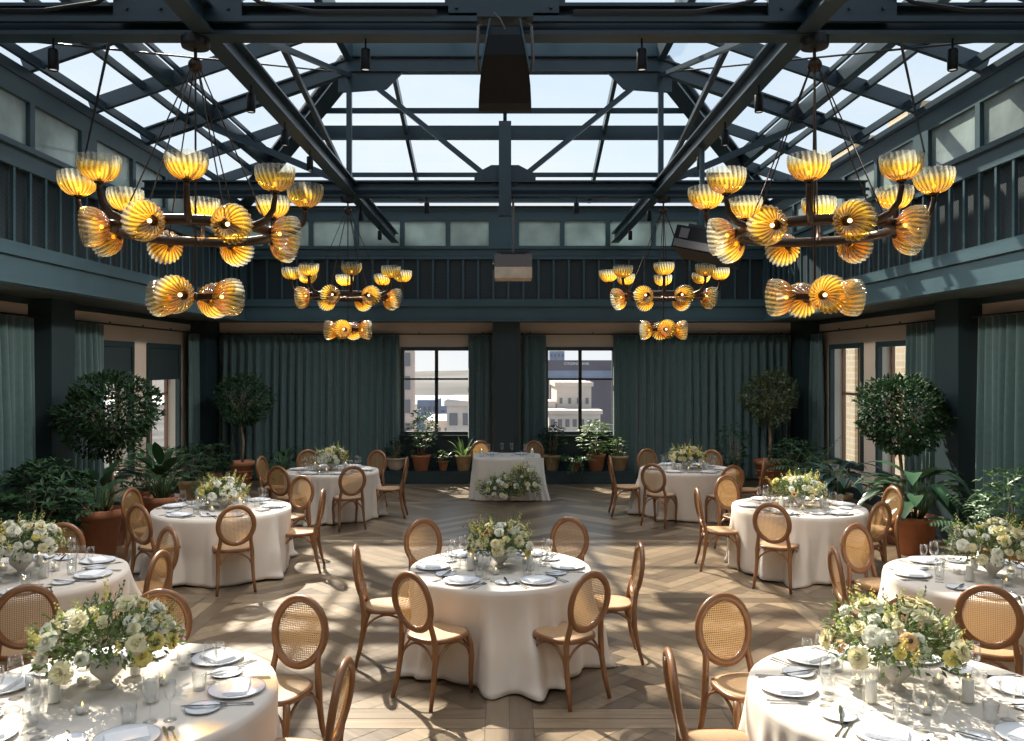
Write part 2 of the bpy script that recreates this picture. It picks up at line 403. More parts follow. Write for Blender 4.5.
# ---------------------------------------------------------------- floor: boards in 3 m panels with double border boards
def clip(poly, axis, val, keep_less):
    out = []
    for i in range(len(poly)):
        a, b = poly[i], poly[(i+1) % len(poly)]
        ia = (a[axis] <= val) == keep_less or a[axis] == val; ib = (b[axis] <= val) == keep_less or b[axis] == val
        if ia: out.append(a)
        if ia != ib:
            t = (val-a[axis])/(b[axis]-a[axis]); out.append((a[0]+t*(b[0]-a[0]), a[1]+t*(b[1]-a[1])))
    return out
X0, X1, Y0, Y1 = -6.6, 6.6, -5.6, 18.3
planks = []
PER, BW = 3.03, .165; GX, GY = .03, 5.9
def put(poly, dirv):
    for ax, v, kl in ((0, X0, False), (0, X1, True), (1, Y0, False), (1, Y1, True)):
        if len(poly) < 3: return
        poly = clip(poly, ax, v, kl)
    if len(poly) >= 3: planks.append((poly, random.random(), dirv))
for i in range(-3, 4):
    for j in range(-5, 6):
        cx, cy = GX+i*PER, GY+j*PER; a0, a1, b0, b1 = cx+BW, cx+PER-BW, cy+BW, cy+PER-BW
        if a0 > X1 or a1 < X0 or b0 > Y1 or b1 < Y0: continue
        n, wd = 7, .165; s2 = sqrt(.5); ex = .003
        for u in range(-16, 30):
            for v in range(-26, 26):
                for kind in (0, 1):
                    if kind == 0:
                        if (u-v) % (2*n): continue
                        x0, x1, y0, y1 = u, u+n, v, v+1
                    else:
                        if (u-v-2*n+1) % (2*n): continue
                        x0, x1, y0, y1 = u, u+1, v, v+n
                    x0, x1, y0, y1 = x0*wd+ex, x1*wd-ex, y0*wd+ex, y1*wd-ex
                    p = [((x-y)*s2+a0, (x+y)*s2+b0) for x, y in ((x0, y0), (x1, y0), (x1, y1), (x0, y1))]
                    xs = [q[0] for q in p]; ys = [q[1] for q in p]
                    if max(xs) < a0 or min(xs) > a1 or max(ys) < b0 or min(ys) > b1: continue
                    for ax, vv, kl in ((0, a0+ex, False), (0, a1-ex, True), (1, b0+ex, False), (1, b1-ex, True)):
                        if len(p) >= 3: p = clip(p, ax, vv, kl)
                    if len(p) >= 3: put(p, .25 if kind == 0 else .75)
        for r in (0, 1):      # border boards
            yb = cy-BW+r*BW; h = PER/2
            for q in (0, 1): put([(cx+BW*(1-2*0)+q*(h-BW)+ex, yb+ex), (cx+BW+(q+1)*(h-BW)-ex, yb+ex), (cx+BW+(q+1)*(h-BW)-ex, yb+BW-ex), (cx+BW+q*(h-BW)+ex, yb+BW-ex)], 0)
            xb = cx-BW+r*BW
            for q in (0, 1): put([(xb+ex, cy-BW+q*h+ex), (xb+BW-ex, cy-BW+q*h+ex), (xb+BW-ex, cy-BW+(q+1)*h-ex), (xb+ex, cy-BW+(q+1)*h-ex)], .5)
fl = MB(); cols = []
fl.add([(X0, Y0, -.003), (X1, Y0, -.003), (X1, Y1, -.003), (X0, Y1, -.003)], [(0, 1, 2, 3)]); cols.append((0.0, 0.0, 4))
for p, c, d in planks:
    fl.add([(x, y, 0) for x, y in p], [tuple(range(len(p)))]); cols.append((c, d, len(p)))
fo = st(fl.build('floor', 'floor'))
ca = fo.data.color_attributes.new('plank', 'FLOAT_COLOR', 'CORNER')
flat = []
for c, d, n in cols: flat += [c, d, 0, 1]*n
ca.data.foreach_set('color', flat)

# ---------------------------------------------------------------- room shell
XW, YW, XF, YF = 6.4, 18.1, 5.3, 17.3
ZS, ZB = 3.34, 3.72
WT = 3.36
def wall_holes(mb, axis, c0, c1, a0, a1, z0, z1, holes):
    """axis 'x': wall spans x a0..a1 with y thickness c0..c1; axis 'y' the other way; holes (h0,h1,zl,zh)"""
    def bx(p, q, r, t):
        if q-p < 1e-4 or t-r < 1e-4: return
        if axis == 'x': mb.box(p, q, c0, c1, r, t)
        else: mb.box(c0, c1, p, q, r, t)
    cur = a0
    for h0, h1, zl, zh in sorted(holes):
        bx(cur, h0, z0, z1); bx(h0, h1, z0, zl); bx(h0, h1, zh, z1); cur = h1
    bx(cur, a1, z0, z1)
BWIN = [(-2.22, -.70), (.84, 2.36)]
st(wall_holes(MB(), 'x', YW, YW+.25, -XW-.3, XW+.3, 0, WT, [(a, b, .95, 2.82) for a, b in BWIN]) or None) if False else None
b = MB(); wall_holes(b, 'x', YW, YW+.25, -XW-.3, XW+.3, 0, WT, [(a, c, .95, 2.82) for a, c in BWIN]); st(b.build('wall_back', 'tan'))
SWIN = [(13.2, 14.62), (15.16, 16.72), (8.3, 9.95), (6.6, 7.9)]
for sgn, nm in ((-1, 'left'), (1, 'right')):
    b = MB(); c0, c1 = sorted((sgn*XW, sgn*(XW+.3)))
    wall_holes(b, 'y', c0, c1, Y0, YW, 0, WT, [(a, c, .55, 2.84) for a, c in SWIN]); st(b.build('wall_'+nm, 'tan'))
    # aisle soffit and the gallery front above it
    c0, c1 = sorted((sgn*XF, sgn*(XW+.3)))
    st(MB().box(c0, c1, Y0, YW, ZS, ZS+.04).build('ceiling', 'soffit'))
    b = MB(); c0, c1 = sorted((sgn*XF, sgn*(XF+.12)))
    b.box(c0, c1, Y0, YF, ZS-.01, ZB)
    d0, d1 = sorted((sgn*(XF-.05), sgn*XF)); b.box(d0, d1, Y0, YF-.05, ZB-.09, ZB); b.box(d0+.0, d1, Y0, YF-.05, ZS-.01, ZS+.03)
    b.box(c0, c1, Y0, YF, 4.66, 4.86); b.box(d0, d1, Y0, YF-.05, 4.80, 4.86)
    b.box(c0, c1, Y0, YF, 5.38, 5.62)
    st(b.build('wall_gallery_front', 'teal'))
# back gallery front
b = MB(); b.box(-XF, XF, YF, YF+.12, ZS-.01, ZB); b.box(-XF, XF, YF-.05, YF, ZB-.09, ZB); b.box(-XF, XF, YF-.05, YF, ZS-.01, ZS+.03)
b.box(-XF, XF, YF, YF+.12, 4.66, 4.86); b.box(-XF, XF, YF-.05, YF, 4.80, 4.86); b.box(-XF, XF, YF, YF+.12, 5.38, 5.62)
st(b.build('wall_gallery_back', 'teal'))
st(MB().box(-XF-.0, XF, YF, YW, ZS, ZS+.04).build('ceiling', 'soffit'))
st(MB().box(-XW-.3, XW+.3, Y0-.2, Y0, 0, 5.6).build('wall_front', 'column'))
# clerestory glazing with mullions
def clerestory(pts_gap, axis, c):
    mull = MB(); gl = MB()
    for a, b_, w_ in pts_gap:
        pass
bm_, bg_ = MB(), MB()
bm_.box(-.33, .28, YF, YF+.1, 4.86, 5.38)
for s_ in (-1, 1):
    x = .28
    while x < 5.2:
        x2 = min(x+.84, 5.28); bg_.box(*sorted((s_*x, s_*x2)), YF+.05, YF+.07, 4.86, 5.38)
        bm_.box(*sorted((s_*x2, s_*min(5.3, x2+.09))), YF, YF+.1, 4.86, 5.38); x = x2+.09
st(bm_.build('window_clerestory_mullions', 'teal')); st(bg_.build('window_clerestory_glass', 'frost'))
for sgn in (-1, 1):
    bm_, bg_ = MB(), MB(); y = 11.05-6.1*3+.0
    wide = [11.05-6.1*k for k in range(-1, 4)]
    y = wide[-1]
    while y < YF:
        y2 = min(y+1.06, YF-.02); bg_.box(*sorted((sgn*(XF+.05), sgn*(XF+.07))), max(y, Y0), y2, 4.86, 5.38)
        g = .1
        for wv in wide:
            if abs(y2-(wv-.4)) < .35: g = wv-y2
        bm_.box(*sorted((sgn*XF, sgn*(XF+.1))), y2, y2+g, 4.86, 5.38); y = y2+g
    st(bm_.build('window_clerestory_mullions', 'teal')); st(bg_.build('window_clerestory_glass', 'frost'))

# gallery railings: rails, mesh backing and every slim post
def railing(side):
    names = {'left': 'teal gallery railing along the left side, slim posts over dark mesh', 'right': 'teal gallery railing along the right side, slim posts over dark mesh', 'back': 'teal gallery railing across the back wall, slim posts over dark mesh'}
    r = empty('gallery_railing', (0, 0, ZB)); tag(r, names[side], 'railing')
    if side == 'back':
        MB().box(-XF-.12, XF+.12, YF+.06, YF+.08, .0, .94).build('mesh_panel', 'grille', r)
        MB().box(-XF, XF, YF-.03, YF+.03, .87, .93).build('top_rail', 'teal', r)
        MB().box(-XF, XF, YF-.03, YF+.03, 0, .06).build('bottom_rail', 'teal', r)
        me = MB().box(-.02, .02, -.02, .02, .06, .87).mesh('baluster', 'teal')
        x = -XF+.15
        while x < XF: inst('baluster', me, r, (x, YF, 0)); x += .307
    else:
        s_ = -1 if side == 'left' else 1
        MB().box(*sorted((s_*(XF+.06), s_*(XF+.08))), -1, YF, 0, .94).build('mesh_panel', 'grille', r)
        MB().box(*sorted((s_*(XF-.03), s_*(XF+.03))), -1, YF-.02, .87, .93).build('top_rail', 'teal', r)
        MB().box(*sorted((s_*(XF-.03), s_*(XF+.03))), -1, YF-.02, 0, .06).build('bottom_rail', 'teal', r)
        me = MB().box(-.02, .02, -.02, .02, .06, .87).mesh('baluster', 'teal')
        y = YF-.2
        while y > 3: inst('baluster', me, r, (s_*XF, y, 0)); y -= .318
for s_ in ('left', 'right', 'back'): railing(s_)

for s_ in (-1, 1): st(MB().box(*sorted((s_*(XF-.04), s_*(XF+.12))), YF-.04, YF+.14, ZB, 5.62).build('trim_corner_post', 'teal'))
# columns
for sgn in (-1, 1):
    for yc in (17.45, 11.72, 5.7, -.3):
        b = MB(); x0, x1 = sorted((sgn*6.08, sgn*6.4)); y1_ = yc+.3 if yc < 17 else 18.1
        b.box(x0, x1, yc-.32 if yc < 17 else 17.3, y1_, 0, ZS)
        xa, xb = sorted((sgn*6.06, sgn*6.4)); b.box(xa, xb, (yc-.34 if yc < 17 else 17.28), y1_, 0, .22)
        st(b.build('column', 'column'))
b = MB(); b.box(-.245, .31, 17.65, 18.1, 0, ZS); b.box(-.15, .215, 17.63, 17.65, .4, 3.1)
st(b.build('column', 'column'))
# plinth carrying the window pots, with vertical boarding
b = MB(); b.box(-2.62, 2.62, 17.45, 18.1, 0, .24); b.box(-2.64, 2.64, 17.43, 18.1, .215, .25)
x = -2.6
while x < 2.6: b.box(x, x+.10, 17.44, 17.45, .02, .21); x += .115
tag(b.build('window_plinth', 'column'), 'low dark green boarded plinth under the two back windows, carrying pots', 'plinth')
for a, c in BWIN:
    b = MB(); b.box(a-.06, c+.06, 18.04, 18.1, .25, .93); b.box(a+.1, c-.1, 18.03, 18.04, .35, .85); st(b.build('trim_panel', 'column'))
for sgn, nm in ((-1, 'left'), (1, 'right')):
    st(MB().box(*sorted((sgn*6.38, sgn*6.4)), Y0, YW, 0, .2).build('baseboard_'+nm, 'column'))

# windows
wn = 0
for a, c in BWIN:
    wn += 1; r = st(empty('window_%d' % wn, (0, 18.1, 0)))
    b = MB(); t = .075
    b.box(a, c, -.03, .12, 2.82-t, 2.82); b.box(a, c, -.05, .14, .95, .95+t); b.box(a, a+t, -.03, .12, .95+t, 2.82-t); b.box(c-t, c, -.03, .12, .95+t, 2.82-t)
    b.build('window_frame', 'frame', r)
    mid = (a+c)/2; b = MB().box(mid-.035, mid+.035, -.0, .08, .95+t, 2.82-t).box(a+t, c-t, .0, .06, 2.12, 2.16)
    b.build('muntin', 'rod', r)
    MB().box(a+t, c-t, .085, .09, .95+t, 2.82-t).build('window_glass', 'glass', r)
    MB().box(a-.04, c+.04, -.16, -.05, .92, .955).build('window_sill', 'frame', r)
for sgn in (-1, 1):
    for i, (a, c) in enumerate(SWIN):
        wn += 1; r = st(empty('window_%d' % wn, (sgn*6.4, 0, 0))); t = .09
        b = MB(); X = lambda p, q: sorted((sgn*p, sgn*q))
        b.box(*X(-.03, .05), a, c, 2.84-t, 2.84); b.box(*X(-.03, .05), a, a+t, .55, 2.84-t); b.box(*X(-.03, .05), c-t, c, .55, 2.84-t); b.box(*X(-.03, .05), a+t, c-t, .55, .55+t)
        b.build('window_frame', 'frame', r)
        b = MB(); b.box(*X(.05, .3), a, a+.02, .55, 2.84); b.box(*X(.05, .3), c-.02, c, .55, 2.84); b.box(*X(.05, .3), a, c, 2.82, 2.84); b.build('jamb', 'jamb', r)
        b = MB()
        for y_ in (a+.03, a+(c-a)*.5-.05, c-.09): b.box(*X(.22, .27), y_, y_+.06, .55, 2.82)
        b.box(*X(.22, .27), a, c, 1.86, 1.91); b.build('muntin', 'brownframe', r)
        MB().box(*X(.24, .245), a+.02, c-.02, .57, 2.82).build('window_glass', 'glass', r)
        if sgn < 0 and i < 2:
            bl = MB(); bl.box(*X(-.005, .005), a+t, c-t, 2.19, 2.75); bl.box(*X(-.02, .02), a+t, c-t, 2.165, 2.19)
            tag(bl.build('roller_blind', 'blind', None, loc=(sgn*6.4, 0, 0)), 'dark roller blind drawn over the top of the %s left side window' % ('nearer' if i == 0 else 'farther'), 'blind')
for sgn in (-1, 1):   # tan pier faces stay part of the walls; thin cornice line under the soffit
    st(MB().box(*sorted((sgn*6.33, sgn*6.4)), Y0, YW, 3.26, ZS).build('trim_cornice', 'column'))

# ---------------------------------------------------------------- curtains and rods
def curtain(name_label, p0, p1, z0, z1, fold=.17, amp=.062, flare=0.0, cat='curtain'):
    p0, p1 = V((*p0, 0)), V((*p1, 0)); d = p1-p0; L_ = d.length; d.normalize(); n = V((-d.y, d.x, 0))
    nu = max(24, int(L_/fold*14)); nv = 14; vs = []; fs = []; ph = rnd(0, 6)
    for j in range(nv+1):
        t = j/nv; z = z1+(z0-z1)*t
        for i in range(nu+1):
            u = i/nu; x = u*L_
            a = 2*pi*x/fold + ph + .9*sin(x*3.1+ph) + .25*sin(x*9+t*2)
            am = amp*(.45+.55*min(1, t*2.2)) * (1+.35*sin(x*5.3+ph*2)+.3*sin(x*11.7+ph))
            off = am*sin(a)+.25*am*sin(2*a+1+t)
            xx = x+(u-.5)*flare*t**2*L_ + .2*am*cos(a)
            vs.append(p0+d*xx+n*off+V((0, 0, z)))
    for j in range(nv):
        for i in range(nu):
            b_ = j*(nu+1)+i; fs.append((b_, b_+1, b_+nu+2, b_+nu+1))
    o = MB().add(vs, fs).build('curtain', 'curtain', None, True)
    md = o.modifiers.new('thickness', 'SOLIDIFY'); md.thickness = .006
    tag(o, name_label, cat); return o
yb = 17.93
curtain('wide teal curtain covering the back wall left of the windows', (-6.02, yb), (-2.24, yb), .03, 3.07)
curtain('narrow teal curtain between the left back window and central column', (-.76, yb), (-.30, yb), .27, 3.07)
curtain('narrow teal curtain between the central column and right back window', (.37, yb), (.86, yb), .27, 3.07)
curtain('wide teal curtain covering the back wall right of the windows', (2.30, yb), (6.0, yb), .03, 3.07)
curtain('teal curtain in the back left corner beside the far blind', (-6.24, 16.75), (-6.24, 17.3), .03, 3.07)
curtain('teal curtain in the back right corner beside the far side window', (6.24, 16.75), (6.24, 17.3), .03, 3.07)
curtain('teal curtain between the left column and the nearer blind', (-6.24, 12.06), (-6.24, 13.2), .03, 3.07)
curtain('teal curtain between the right column and the side window', (6.24, 12.06), (6.24, 13.25), .03, 3.07)
curtain('long teal curtain hanging at the left picture edge', (-6.22, 9.7), (-6.22, 11.2), .03, 3.07, flare=.05)
curtain('long teal curtain hanging at the right picture edge', (6.22, 10.15), (6.22, 11.2), .03, 3.07, flare=.05)
def rodd(label, p, q):
    r = empty('curtain_rod', p); tag(r, label, 'curtain rod'); d = V(q)-V(p)
    MB().tube([(0, 0, 0), d], .014, 8).build('rod', 'rod', r)
    n = max(2, int(d.length/1.2))
    me = MB().tube([(-.0, 0, 0), (0, 0, .04)], .012, 6).mesh('bracket', 'rod')
    for i in range(n+1): inst('bracket', me, r, d*(.03+.94*i/n))
    me = MB().ball((0, 0, 0), .028, 10).mesh('finial', 'rod')
    inst('finial', me, r, (0, 0, 0)); inst('finial', me, r, d)
rodd('black curtain rod on the back wall left of the central column', (-6.0, yb, 3.09), (-.3, yb, 3.09))
rodd('black curtain rod on the back wall right of the central column', (.36, yb, 3.09), (6.0, yb, 3.09))
rodd('black curtain rod on the left wall beyond the column', (-6.24, 12.05, 3.09), (-6.24, 17.25, 3.09))
rodd('black curtain rod on the right wall beyond the column', (6.24, 12.05, 3.09), (6.24, 17.25, 3.09))
rodd('black curtain rod on the left wall before the column', (-6.22, 6.1, 3.09), (-6.22, 11.35, 3.09))
rodd('black curtain rod on the right wall before the column', (6.22, 6.1, 3.09), (6.22, 11.35, 3.09))

# ---------------------------------------------------------------- roof: trusses, purlins, rafters, glass
XE, ZE, XR, ZT = 5.35, 5.68, 2.29, 6.73
def zr(x): return ZE+.343*(XE-abs(x))
truss = empty('roof_truss', (0, 12.5, 0)); st(truss)
b = MB(); b.box(-5.3, 5.3, -.09, .09, 4.91, 4.94); b.box(-5.3, 5.3, -.012, .012, 4.94, 5.12); b.box(-5.3, 5.3, -.09, .09, 5.12, 5.145); b.box(-5.3, 5.3, -.13, -.09, 4.99, 5.03)
b.build('lower_chord', 'steel', truss)
MB().ibeam((-XR, 0, 6.86), (XR, 0, 6.86), .16, .24).build('upper_chord', 'steel', truss)
for s_ in (-1, 1):
    MB().ibeam((s_*XR, 0, ZT+.1), (s_*5.35, 0, ZE+.1), .14, .22).build('rafter', 'steel', truss)
    MB().bar((s_*XR, 0, 5.1), (s_*XR, 0, 6.75), .075, .075).build('post', 'steel', truss)
    MB().bar((s_*2.1, 0, 6.7), (s_*.12, 0, 5.1), .07, .07).build('diagonal', 'steel', truss)
    MB().bar((s_*4.4, 0, 5.98), (s_*2.5, 0, 5.18), .08, .09).build('diagonal', 'steel', truss)
    MB().add([(s_*2.45, -.03, 6.95), (s_*1.5, -.03, 6.75), (s_*1.75, -.03, 6.5), (s_*2.45, -.03, 6.45), (s_*2.45, .03, 6.95), (s_*1.5, .03, 6.75), (s_*1.75, .03, 6.5), (s_*2.45, .03, 6.45)],
             [(0, 1, 2, 3), (7, 6, 5, 4), (0, 4, 5, 1), (1, 5, 6, 2), (2, 6, 7, 3), (3, 7, 4, 0)]).build('gusset_plate', 'steel', truss)
b = MB(); b.add([(-.45, -.03, 5.12), (.45, -.03, 5.12), (.45, -.03, 5.25), (.2, -.03, 5.38), (-.2, -.03, 5.38), (-.45, -.03, 5.25)] + [(-.45, .03, 5.12), (.45, .03, 5.12), (.45, .03, 5.25), (.2, .03, 5.38), (-.2, .03, 5.38), (-.45, .03, 5.25)],
      [(0, 1, 2, 3, 4, 5), (11, 10, 9, 8, 7, 6)]+[(i, i+6, (i+1) % 6+6, (i+1) % 6) for i in range(6)])
b.build('gusset_plate', 'steel', truss)
for y in (6.4, .3, -5.3):
    t2 = copy_tree(truss); t2.location.y = y
    if y == 6.4:
        b = MB().box(-.42, .40, -.11, -.07, 5.06, 5.75)
        for xx in (-.36, -.13, .12, .34): b.tube([(xx, -.13, 5.10), (xx, -.11, 5.10)], .014, 8)
        for xx in (-.30, .12):   # small open parallelogram brackets bolted to the plate
            b.bar((xx, -.12, 5.35), (xx+.09, -.12, 5.22), .02, .03); b.bar((xx+.09, -.12, 5.22), (xx+.18, -.12, 5.30), .02, .03)
        b.build('bolted_plate', 'steel', t2)
        for s_ in (-1, 1):
            b = MB().box(*sorted((s_*1.95, s_*2.9)), -.11, -.07, 5.02, 5.5)
            for xx in (2.05, 2.3, 2.55, 2.8): b.tube([(s_*xx, -.13, 5.09), (s_*xx, -.11, 5.09)], .013, 8)
            b.build('bolted_plate', 'steel', t2)
            # conduit bowing down along the chord
            pts = [(s_*x, -.15, z) for x, z in ((5.2, 5.06), (3.4, 5.06), (3.0, 5.12), (2.7, 5.3), (2.4, 5.42), (2.1, 5.3), (1.8, 5.12), (1.4, 5.05), (.5, 5.05))]
            MB().tube(pts, .016, 6).build('conduit', 'rod', t2)

rf = empty('ceiling_frame', (0, 0, 0)); st(rf)
for s_ in (-1, 1):
    MB().ibeam((s_*2.24, -5.4, 5.02), (s_*2.24, 17.3, 5.02), .15, .20).build('crane_beam', 'steel', rf)
    MB().bar((s_*XE, -5.4, 5.66), (s_*XE, 17.3, 5.66), .14, .12).build('eave_beam', 'steel', rf)
    MB().bar((s_*(XE-.18), -5.4, 5.78), (s_*(XE-.18), 17.3, 5.78), .05, .10).build('eave_beam', 'steel', rf)
    for X_, w_, h_ in ((4.66, .05, .09), (4.34, .12, .2), (4.16, .04, .06)):
        yend = 17.3-(XE-X_)*4.8/3.06
        MB().bar((s_*X_, -5.4, zr(X_)+.12), (s_*X_, yend, zr(X_)+.12), w_, h_).build('purlin', 'steel', rf)
    MB().bar((s_*XR, -5.4, 7.08), (s_*XR, 12.5, 7.08), .10, .34).build('lantern_curb', 'steel', rf)
    MB().ibeam((s_*XR, 12.5, 6.86), (s_*5.35, 17.3, 5.75), .26, .26, .03).build('hip_beam', 'steel', rf)
    MB().bar((s_*XR, 12.5, 5.1), (s_*2.64, 6.4, 6.85), .06, .06).build('brace', 'steel', rf)
    MB().bar((s_*XR, 12.5, 6.7), (s_*2.29, 6.4, 5.1), .07, .05).build('brace', 'steel', rf)
    MB().tube([(s_*XR, 12.5, 6.74), (s_*XE, 8.05, 5.6)], .012, 6).build('tie_rod', 'rod', rf)
    MB().tube([(s_*2.97, 6.4, 4.93), (s_*5.28, 10.7, 5.12)], .012, 6).build('tie_rod', 'rod', rf)
    for y in (-2.9, -1.25, 1.83, 3.35, 4.88, 7.93, 9.45, 10.98):
        MB().bar((s_*XR, y, ZT+.1), (s_*XE, y, ZE+.1), .07, .19).build('rafter', 'steel', rf)
    for y in (14.03, 15.56):
        xi = XR+(y-12.5)*3.06/4.8
        MB().bar((s_*xi, y, zr(xi)+.1), (s_*XE, y, ZE+.1), .06, .17).build('rafter', 'steel', rf)
def zb(y): return ZT+(ZE-ZT)*(y-12.5)/4.8
for y, w_, h_ in ((13.75, .05, .08), (14.48, .12, .22), (16.1, .05, .08), (17.2, .14, .14)):
    xi = XR+(y-12.5)*3.06/4.8
    MB().bar((-xi, y, zb(y)+.1), (xi, y, zb(y)+.1), w_, h_).build('purlin', 'steel', rf)
for x in (-1.66, 0, 1.66):
    MB().bar((x, 12.5, ZT+.12), (x*1.03, 17.3, ZE+.12), .06, .15).build('rafter', 'steel', rf)
MB().bar((-XR, 12.62, 7.1), (XR, 12.62, 7.1), .06, .30).build('lantern_curb', 'teal', rf)
for x in (-.76, .76): MB().bar((x, -5.4, 7.27), (x, 12.5, 7.27), .06, .1).build('purlin', 'steel', rf)
for y in (-3, 0, 1.83, 3.35, 4.88, 7.93, 9.45, 10.98): MB().bar((-XR, y, 7.25), (XR, y, 7.25), .06, .1).build('purlin', 'steel', rf)
for x0_, z0_ in ((0, 5.84), (0, 5.95)): MB().tube([(-5.2, 17.2, z0_-.2), (5.2, 17.2, z0_-.2)], .02, 6).build('conduit', 'rod', rf)
# back band between clerestory and eave
st(MB().box(-XF, XF, YF, YF+.12, 5.62, 5.68).build('wall_back_band', 'steel'))
g = MB(); up = .22
g.add([(-XE, -5.5, ZE+up), (-XE, 17.35, ZE+up), (-XR, 12.5, ZT+up), (-XR, -5.5, ZT+up)], [(0, 1, 2, 3)])
g.add([(XE, -5.5, ZE+up), (XE, 17.35, ZE+up), (XR, 12.5, ZT+up), (XR, -5.5, ZT+up)], [(3, 2, 1, 0)])
g.add([(-XR, 12.55, ZT+up), (XR, 12.55, ZT+up), (XE, 17.35, ZE+up), (-XE, 17.35, ZE+up)], [(0, 1, 2, 3)])
g.add([(-XR, -5.5, 7.33), (XR, -5.5, 7.33), (XR, 12.6, 7.33), (-XR, 12.6, 7.33)], [(0, 1, 2, 3)])
st(g.build('ceiling_skylight_glass', 'skyglass'))
st(MB().box(-XE, XE, Y0-.2, Y0, 5.6, 7.4).build('wall_front_gable', 'column'))

# ---------------------------------------------------------------- spot fixtures (real lamps of the room, plus unseen fill lamps added)
spot_me = MB().lathe([(.001, 0), (.032, 0), (.038, -.01), (.038, -.15), (.034, -.16)], 14).mesh('spot_body', 'black', True)
lens_me = MB().lathe([(.001, -.150), (.030, -.150)], 12).mesh('spot_lens', 'spotlens')
stem_me = MB().tube([(0, 0, .08), (0, 0, 0)], .008, 6).mesh('spot_stem', 'black')
def spot(x, y, ztop, label, tilt=(0, 0), power=1.0, group=None):
    r = empty('spotlight', (x, y, ztop-.08)); tag(r, label, 'spotlight', group)
    inst('spot_body', spot_me, r); inst('spot_lens', lens_me, r); inst('stem', stem_me, r)
    ld = bpy.data.lights.new('spot_lamp', 'SPOT'); ld.energy = SPOT_W*power; ld.spot_size = R(125); ld.spot_blend = .9; ld.shadow_soft_size = .12; ld.color = (1, .96, .90)
    lo = bpy.data.objects.new('spot_lamp', ld); C.objects.link(lo); lo.parent = r; lo.location = (0, 0, -.18); lo.rotation_euler = (tilt[0], tilt[1], 0)
    return r
spot(-3.4, 6.4, 4.91, 'black cylinder spotlight on the nearest truss, leftmost one', (R(0), R(-0)))
spot(-1.05, 6.4, 4.91, 'black cylinder spotlight on the nearest truss, left of the speaker')
spot(1.03, 6.4, 4.91, 'black cylinder spotlight on the nearest truss, right of the speaker')
spot(3.37, 6.4, 4.91, 'black cylinder spotlight on the nearest truss, rightmost one')
for s_, nm in ((-1, 'left'), (1, 'right')):
    for y, w_ in ((7.5, 'nearest'), (8.65, 'second nearest'), (9.76, 'third nearest'), (13.2, 'fourth nearest'), (15.2, 'farthest')):
        spot(s_*2.24, y, 4.92, 'black cylinder spotlight under the %s slanting beam, %s on it' % (nm, w_), (0, -s_*R(34)), 2.2)
for x, w_ in ((-1.15, 'left of centre'), (1.05, 'right of centre')): spot(x, 12.5, 4.91, 'black cylinder spotlight on the farther truss, '+w_)
for x, y in ((-3.4, .3), (-1.05, .3), (1.05, .3), (3.4, .3), (-2.24, 2.6), (2.24, 2.6), (-2.24, -2.8), (2.24, -2.8)):  # unseen lamps added only to brighten the near end
    spot(x, y, 4.91, 'added fill spotlight, out of view above the near end of the room', group='added fill spotlights behind the view')

# loudspeaker, line post, projectors
sp = empty('loudspeaker', (0, 6.1, 4.9)); tag(sp, 'black wedge loudspeaker hanging from the centre of the nearest truss', 'loudspeaker')
def prism(name, mat, parent, sections):
    """loft of rectangles (x half width, y0, y1, z)"""
    b = MB(); n = len(sections)
    for hw, y0_, y1_, z in sections: b.v += [(-hw, y0_, z), (hw, y0_, z), (hw, y1_, z), (-hw, y1_, z)]
    for i in range(n-1):
        for k in range(4): b.f.append((i*4+k, i*4+(k+1) % 4, i*4+4+(k+1) % 4, i*4+4+k))
    b.f += [(3, 2, 1, 0), tuple((n-1)*4+k for k in range(4))]
    return b.build(name, mat, parent)
prism('cabinet', 'black', sp, [(.192, .08, .12, -.60), (.190, .03, .20, -.56), (.182, -.03, .26, -.45), (.155, -.14, .22, -.27), (.115, -.14, .15, -.13), (.10, -.10, .12, -.06)])
for s_ in (-1, 1):
    MB().tube([(s_*.10, 0, .06), (s_*.19, 0, -.02), (s_*.20, 0, -.25), (s_*.19, .02, -.34)], .012, 6).build('yoke', 'greymetal', sp)
    MB().bar((s_*.105, -.145, -.02), (s_*.17, -.145, -.36), .012, .012).build('edge_trim', 'teal', sp)
MB().box(-.20, .20, -.06, .1, .03, .10).build('mount_bracket', 'steel', sp)
MB().tube([(-.08, -.16, .02), (-.03, -.18, -.04), (0, -.16, -.10)], .005, 6).build('cable', 'greymetal', sp)
po = MB().box(-.09, .09, -.06, .06, -.75, .62)
tag(po.build('steel_hanger_post', 'steel', None, loc=(0, 12.36, 5.36)), 'dark steel post hanging below the black loudspeaker at the farther truss', 'post')
pj = empty('projector', (.12, 12.5, 3.98)); tag(pj, 'grey projector on a thin pole over the middle of the back railing', 'projector')
MB().box(-.27, .27, -.25, .25, -.28, -.12).build('lower_case', 'bowlclay', pj)
MB().box(-.27, .27, -.25, .25, -.12, .06).build('upper_case', 'greymetal', pj)
MB().tube([(0, 0, .1), (0, 0, .98)], .018, 8).build('pole', 'greymetal', pj)
MB().box(-.18, .18, -.1, .1, .06, .1).bar((-.24, 0, .12), (.24, 0, .12), .03, .03).build('mount_bracket', 'rod', pj)
MB().tube([(-.28, -.1, -.1), (-.30, -.1, -.1)], .05, 12).build('lens', 'black', pj)
pj = empty('projector', (2.30, 9.60, 3.80)); pj.rotation_euler = (R(-8), R(14), R(-28)); tag(pj, 'black projector tilted below the right beam beside the right front chandelier', 'projector')
MB().box(-.33, .33, -.28, .28, -.15, .11).build('body', 'black', pj)
MB().box(-.31, .31, -.295, -.28, -.135, -.05).build('front_grille', 'greymetal', pj)
MB().box(.19, .28, -.295, -.28, -.03, .07).build('lens_window', 'glass', pj)
MB().box(-.27, -.17, -.295, -.28, -.03, .08).build('vent', 'greymetal', pj)
